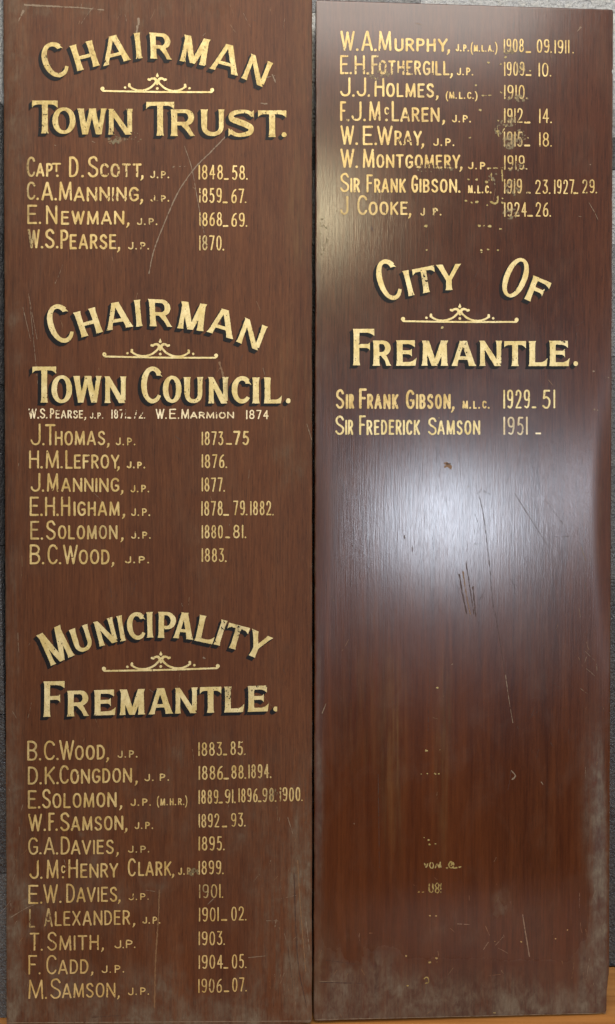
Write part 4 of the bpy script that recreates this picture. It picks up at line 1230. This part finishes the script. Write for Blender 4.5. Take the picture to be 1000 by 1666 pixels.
names(LB, [('G.', 45.5, 67, 1362, 1390.5), ('A.', 71, 94, 1362, 1390.5), ('D', 98.5, 113.5, 1361, 1390.5), ('AVIES', 115, 185, 1367, 1390.5), (',', 189, 194, 1367, 1390), ('J.P.', 208, 243, 1376, 1387.5, T_ - .2)], 3.7, SL)
years(LB, [('1895.', 323, 365, 1361, 1384)], 3.2, SL)
names(LB, [('J.', 47.5, 68.5, 1399, 1430), ('M', 75.5, 95, 1398.5, 1429.5), ('C', 99, 106, 1407.5, 1420.5, 2.8), ('.', 100.5, 104, 1415, 1429), ('H', 111, 126.5, 1398, 1429), ('ENRY', 130.5, 192, 1405, 1428.5), ('C', 207.5, 220.5, 1396.5, 1426), ('LARK', 224.5, 278.5, 1402, 1425.5), (',', 279.5, 284.5, 1401, 1425), ('J.P.', 289.5, 314.5, 1411.5, 1423.5, 2.6)], 3.7, SL)
years(LB, [('1899.', 323, 363.5, 1400.5, 1423)], 3.1, SL)
names(LB, [('E.', 46, 68.5, 1439.5, 1470.5), ('W.', 70, 99.5, 1438.5, 1469.5), ('D', 107.5, 121.5, 1438, 1469), ('AVIES', 124, 190.5, 1443.5, 1468), (',', 192, 197, 1443, 1467), ('J.P.', 209, 242, 1453.5, 1464.5, 2.1)], 3.6, SL)
years(LB, [('1901.', 323.5, 363, 1439, 1461.5)], 3.0, SL)
names(LB, [('L', 47, 57, 1479, 1509), ('A', 71.5, 85.5, 1477.5, 1508), ('LEXANDER', 89, 211.5, 1482.5, 1506.5), (',', 216, 221, 1481, 1505), ('J.P.', 231.5, 260.5, 1491.5, 1503, 2.3)], 3.4, SL)
years(LB, [('1901', 323.5, 355.5, 1476.5, 1499.5), dash(359.5, 369, 1498), ('02.', 376, 400.5, 1475, 1498)], 3.0, SL)
names(LB, [('T.', 48, 69, 1517.5, 1547), ('S', 76.5, 92.5, 1516, 1546.5), ('MITH', 96, 160.5, 1522, 1546.5), (',', 165, 170.5, 1521, 1545), ('J.P.', 186, 220.5, 1529.5, 1543, 2.3)], 3.5, SL)
years(LB, [('1903.', 323, 365.5, 1515.5, 1538)], 3.0, SL)
names(LB, [('F.', 46, 65.5, 1554, 1585.5), ('C', 75, 91.5, 1553.5, 1585), ('ADD', 94, 143.5, 1561.5, 1585), (',', 148, 153, 1561, 1584), ('J.P.', 165, 202, 1570.5, 1583, 2.2)], 3.4, SL)
years(LB, [('1904', 323, 362.5, 1554, 1576.5), dash(363.5, 371, 1576), ('05.', 377, 400.5, 1552.5, 1575.5)], 3.0, SL)
names(LB, [('M.', 46, 76, 1594, 1625.5), ('S', 81.5, 99, 1592, 1625), ('AMSON', 100.5, 187.5, 1600, 1624), (',', 191, 196, 1599, 1622.5), ('J.P.', 208, 242.5, 1606.5, 1619, 2.2)], 3.3, SL)
years(LB, [('1906', 322.5, 361, 1592.5, 1615.5), dash(364, 372.5, 1614), ('07.', 377.5, 401, 1590.5, 1613.5)], 3.0, SL)

# right board
SR = 0.012
names(RB, [('W.', 553.5, 582.5, 50, 82.5), ('A.', 587.5, 612, 50, 83), ('M', 615.5, 636.5, 50.5, 83), ('URPHY', 641.5, 728, 62, 83.5), (',', 727.5, 733, 63, 84.5), ('J.P.', 741, 762.5, 72, 83.5, 2.3), ('(', 765.5, 771, 69, 88, 1.9), ('M.L.A.', 770.5, 803, 73, 84, 2.2), (')', 803, 809, 69, 88, 1.9)], 4.3, SR)
years(RB, [('1908', 819.5, 852, 63, 85), dash(855, 863.5, 86), ('09.', 873, 897.5, 64, 86), ('1911', 902, 926, 65, 87), ('.', 931, 935, 65, 87)], 3.0)
names(RB, [('E.', 553, 572, 89.5, 120.5), ('H.', 576.5, 599.5, 90, 121), ('F', 604, 615.5, 90, 121), ('OTHERGILL', 616, 731, 98, 121.5), (',', 732.5, 738, 98, 123), ('J.P.', 743, 769.5, 110, 122.5, 2.4)], 4.0, SR)
years(RB, [('1909', 820, 853, 100.5, 123.5), dash(855, 864, 123.5), ('10.', 876, 896.5, 102, 124.5)], 3.0)
names(RB, [('J.', 553, 576.5, 126, 157), ('J.', 580, 601.5, 126, 157), ('H', 609, 625, 127, 157.5), ('OLMES', 628, 706, 135, 158), (',', 709, 714.5, 135, 159), ('(', 725, 730.5, 149, 164, 1.9), ('M.L.C.', 730.5, 770.5, 149, 160.5, 2.2), (')', 770.5, 776.5, 149, 164, 1.9)], 4.1, SR)
years(RB, [('1910.', 820, 857.5, 138, 161)], 3.0)
names(RB, [('F.', 553, 567, 165, 197), ('J.', 571.5, 594.5, 165, 197), ('M', 600, 619, 165, 197), ('C', 625, 632.5, 174, 186.5, 2.8), ('.', 626.5, 630.5, 180, 197), ('L', 637, 649, 164.5, 197.5), ('AREN', 651, 715, 174.5, 198), (',', 719.5, 725, 175, 199), ('J.P.', 735, 766, 187, 199, 2.5)], 4.2, SR * .6)
years(RB, [('1912', 820, 850, 176, 200), dash(852.5, 862.5, 200.5), ('14.', 877, 897.5, 176.5, 200.5)], 3.1)
names(RB, [('W.', 553.5, 581.5, 204, 235.5), ('E.', 590, 613, 204.5, 236), ('W', 613, 638.5, 204.5, 236), ('RAY', 641.5, 686, 212.5, 236.5), (',', 685.5, 691, 213, 237.5), ('J.P.', 704.5, 739, 225, 237.5, 2.6)], 4.2, SR * .5)
years(RB, [('1915', 819.5, 850, 214, 238.5), dash(852.5, 862, 238), ('18.', 877, 897.5, 215, 238.5)], 3.1)
names(RB, [('W.', 553.5, 581.5, 242, 273), ('M', 590, 609, 242.5, 273.5), ('ONTGOMERY', 612, 748.5, 251, 273.5), (',', 748, 753.5, 251, 275), ('J.P.', 761, 795.5, 263.5, 275.5, 2.6)], 4.1, SR * .5)
years(RB, [('1919.', 820, 857.5, 252.5, 276)], 3.1)
names(RB, [('S', 553, 568, 281, 312.5), ('IR', 570, 585.5, 289.5, 313), ('F', 596, 606.5, 283.5, 313), ('RANK', 608.5, 660, 290.5, 313.5), ('G', 669, 680, 285, 313.5), ('IBSON', 682.5, 743.5, 291, 313.5), ('.', 745, 749.5, 291, 313.5), ('M.L.C.', 761, 799, 301.5, 314.5, 2.7)], 4.0)
years(RB, [('1919', 820, 849, 291, 315), dash(856, 863, 315), ('23.', 870.5, 895, 292.5, 315.5), ('1927', 901.5, 934, 292, 315.5), dash(932.5, 940.5, 315.5), ('29.', 947, 971, 292, 314.5)], 3.1)
names(RB, [('J', 553, 566.5, 318.5, 349.5), ('C', 581, 597, 317.5, 350), ('OOKE', 599.5, 663, 328, 350), (',', 664.5, 670, 329, 351), ('J', 683.5, 691, 338, 351, 2.8), ('P.', 704, 718, 338, 350.5, 2.8)], 4.2, 0, None, .12)
years(RB, [('1924', 820, 857, 329, 352.5), dash(857.5, 866.5, 352.5), ('26.', 871, 896, 329, 352.5)], 3.2)
names(RB, [('S', 546, 560, 633, 665), ('IR', 563, 576, 641, 665), ('F', 584, 596.5, 632, 665), ('RANK', 597, 648, 641, 665.5), ('G', 660, 674, 634, 665.5), ('IBSON', 677, 733, 641, 665.5), (',', 734.5, 740, 641, 666), ('M.L.C.', 752, 796, 652, 665, 3.0)], 4.8)
years(RB, [('1929', 819, 862, 634, 664.5), dash(865, 872, 664), ('51', 882, 903, 634, 664.5)], 4.0, 0, M_LEAF)
names(RB, [('S', 545, 560, 676, 707.5), ('IR', 562, 574.5, 683, 707.5), ('F', 584, 595, 675.5, 707.5), ('REDERICK', 596, 683, 683, 707.5), ('S', 696, 710.5, 679, 708), ('AMSON', 711, 781, 684, 707.5)], 4.0, 0, M_LEAF)
years(RB, [('1951', 819, 858, 678, 707.5), dash(871, 880, 706.5)], 3.9, 0, M_PALE)

# ------------------------------------------------------------------ smears where old gilding has rubbed into the wood
def smear(board, blobs):
    B = np.array(blobs, float)
    fd = Field((B[:, 0] - B[:, 2]).min() - 4, (B[:, 1] - B[:, 3]).min() - 4, (B[:, 0] + B[:, 2]).max() + 4, (B[:, 1] + B[:, 3]).max() + 4, .7)
    for (x, y, rx, ry, k) in blobs:
        sl, X, Y = fd.win(x - rx, y - ry, x + rx, y + ry)
        d = 1 - ((X - x) / rx) ** 2 - ((Y - y) / ry) ** 2
        n = fbm(X * .42 + 5, Y * .30 + 2, 4)
        fd.F[sl] = np.maximum(fd.F[sl], np.minimum(d * 6, (n - (1.06 - k)) * 12))
    return paint('gilt_smear', board, fd, M_SMEAR, 0.0003)


smear(RB, [(829, 230, 12, 13, .60), (846, 224, 9, 14, .50), (828, 199, 14, 7, .55), (834, 306, 12, 13, .52), (832, 348, 15, 9, .52), (845, 112, 10, 9, .48), (842, 160, 18, 6, .50),
           (828, 84, 9, 5, .5), (616, 122, 22, 8, .50), (838, 273, 18, 6, .50), (812, 212, 8, 9, .45), (802, 290, 8, 12, .42), (700, 275, 40, 5, .42), (523, 385, 10, 30, .42)])
smear(LB, [(186, 228, 14, 7, .50), (215, 224, 16, 9, .40), (315, 1419, 9, 7, .52), (442, 1292, 10, 12, .45), (205, 316, 30, 12, .30), (75, 105, 10, 16, .35)])

# ------------------------------------------------------------------ flecks of old gilding left on the right board
FL = [(822, 93, 2.2), (794, 102, 2.2), (814, 104.5, 1.5), (774, 138.5, 2.0), (815, 150.6, 1.8), (781, 179, 2.6), (810, 196, 1.6), (809, 213, 2.0), (764, 224, 1.5), (859, 224, 1.4), (862, 115, 1.5),
      (762, 292, 1.9), (775, 292, 2.2), (791, 296, 2.4), (758, 327, 2.2), (767, 330, 1.5), (775, 329, 3.0), (817, 323, 1.6), (817, 330, 2.2), (792.6, 334, 1.5), (692.6, 368, 2.6), (779.4, 367, 2.6), (787, 367.4, 1.4), (796, 368, 3.0), (814, 373, 2.0),
      (783, 406.6, 2.0), (793.4, 406, 1.8), (810, 407.5, 2.0), (694, 406.6, 1.3), (693.7, 1221, 2.2), (714.8, 1220, 1.2), (685, 1259, 1.2), (695, 1259, 1.3), (707.5, 1259, 1.7), (714, 1259, 1.6), (690, 1363, 1.4), (697, 1367, 1.8), (698.6, 1374, 2.0), (708.4, 1373, 2.2),
      (747.6, 1411, 2.2), (727, 1412, 1.4), (681, 1451, 1.4), (688, 1451, 1.8), (698.6, 1489.5, 1.7), (709, 1490.5, 1.5), (711, 1526, 1.4), (661, 1555.7, 1.8), (698.6, 1565.5, 2.2), (710, 1559, 2.2), (710, 1565, 1.6), (663, 1603.7, 1.6), (804, 1648, 1.6), (903.5, 1527, 1.4), (923, 1513, 1.2), (711, 1118.6, 2.0),
      (808, 1439, 1.3), (804, 1531, 1.2), (848, 1532, 1.4), (719, 533, 2.2), (620, 1252, 1.2), (714, 680, 1.1), (783, 411, 1.4)]
fd = Field(655, 85, 930, 1655, 0.8)
for x, y, r in FL:
    fd.stroke([(x - r * .3, y + random.uniform(-.5, .5)), (x + r * .4, y)], r * .70)
for pts, r in (([(784, 155.5), (799, 155)], .9), ([(793, 273.5), (798, 273.5)], 1.2), ([(803, 273.5), (809, 273.5)], 1.2), ([(812, 273.5), (818, 273)], 1.2), ([(799, 282), (799.5, 293)], 1.2), ([(816.5, 276), (817, 294)], 1.6),
               (spl([(798, 328), (803, 331), (809, 329), (810, 320)]), 1.9), ([(817, 215), (823, 205)], 1.2), ([(808, 206), (811, 222)], 1.0),
               (spl([(690, 1404), (693, 1411), (696, 1405)]), 1.3), (arc(702, 1408, 3, 4.5, 0, 360), 1.2), (spl([(708, 1412), (711, 1404), (714, 1412), (716, 1403), (717, 1411)]), 1.1), (arc(734, 1407, 4, 5, 0, 360), 1.5), ([(735, 1404), (734, 1408)], 2.0), ([(738, 1412), (743, 1412)], 1.5),
               (spl([(698, 1438), (698, 1449), (701, 1452), (704, 1449), (704, 1438)]), 1.3), (arc(711, 1441, 3, 4, 0, 360), 1.2), (arc(711, 1449, 3, 3.5, 0, 360), 1.2), ([(717, 1437), (717, 1452)], 1.0), (spl([(690, 1592), (695, 1590), (697, 1598), (692, 1600)]), 1.0)):
    fd.stroke(pts, r * .8)
gx, gy = np.meshgrid(fd.x, fd.y)
fd.F += (fbm(gx * .5, gy * .5, 3) - .56) * 2.8
o = paint('gilt_flecks', RB, fd, M_RESIDUE, 0.0005, None, .15)
o['label'] = 'small flecks of old gilding left in rows on the bare wood'
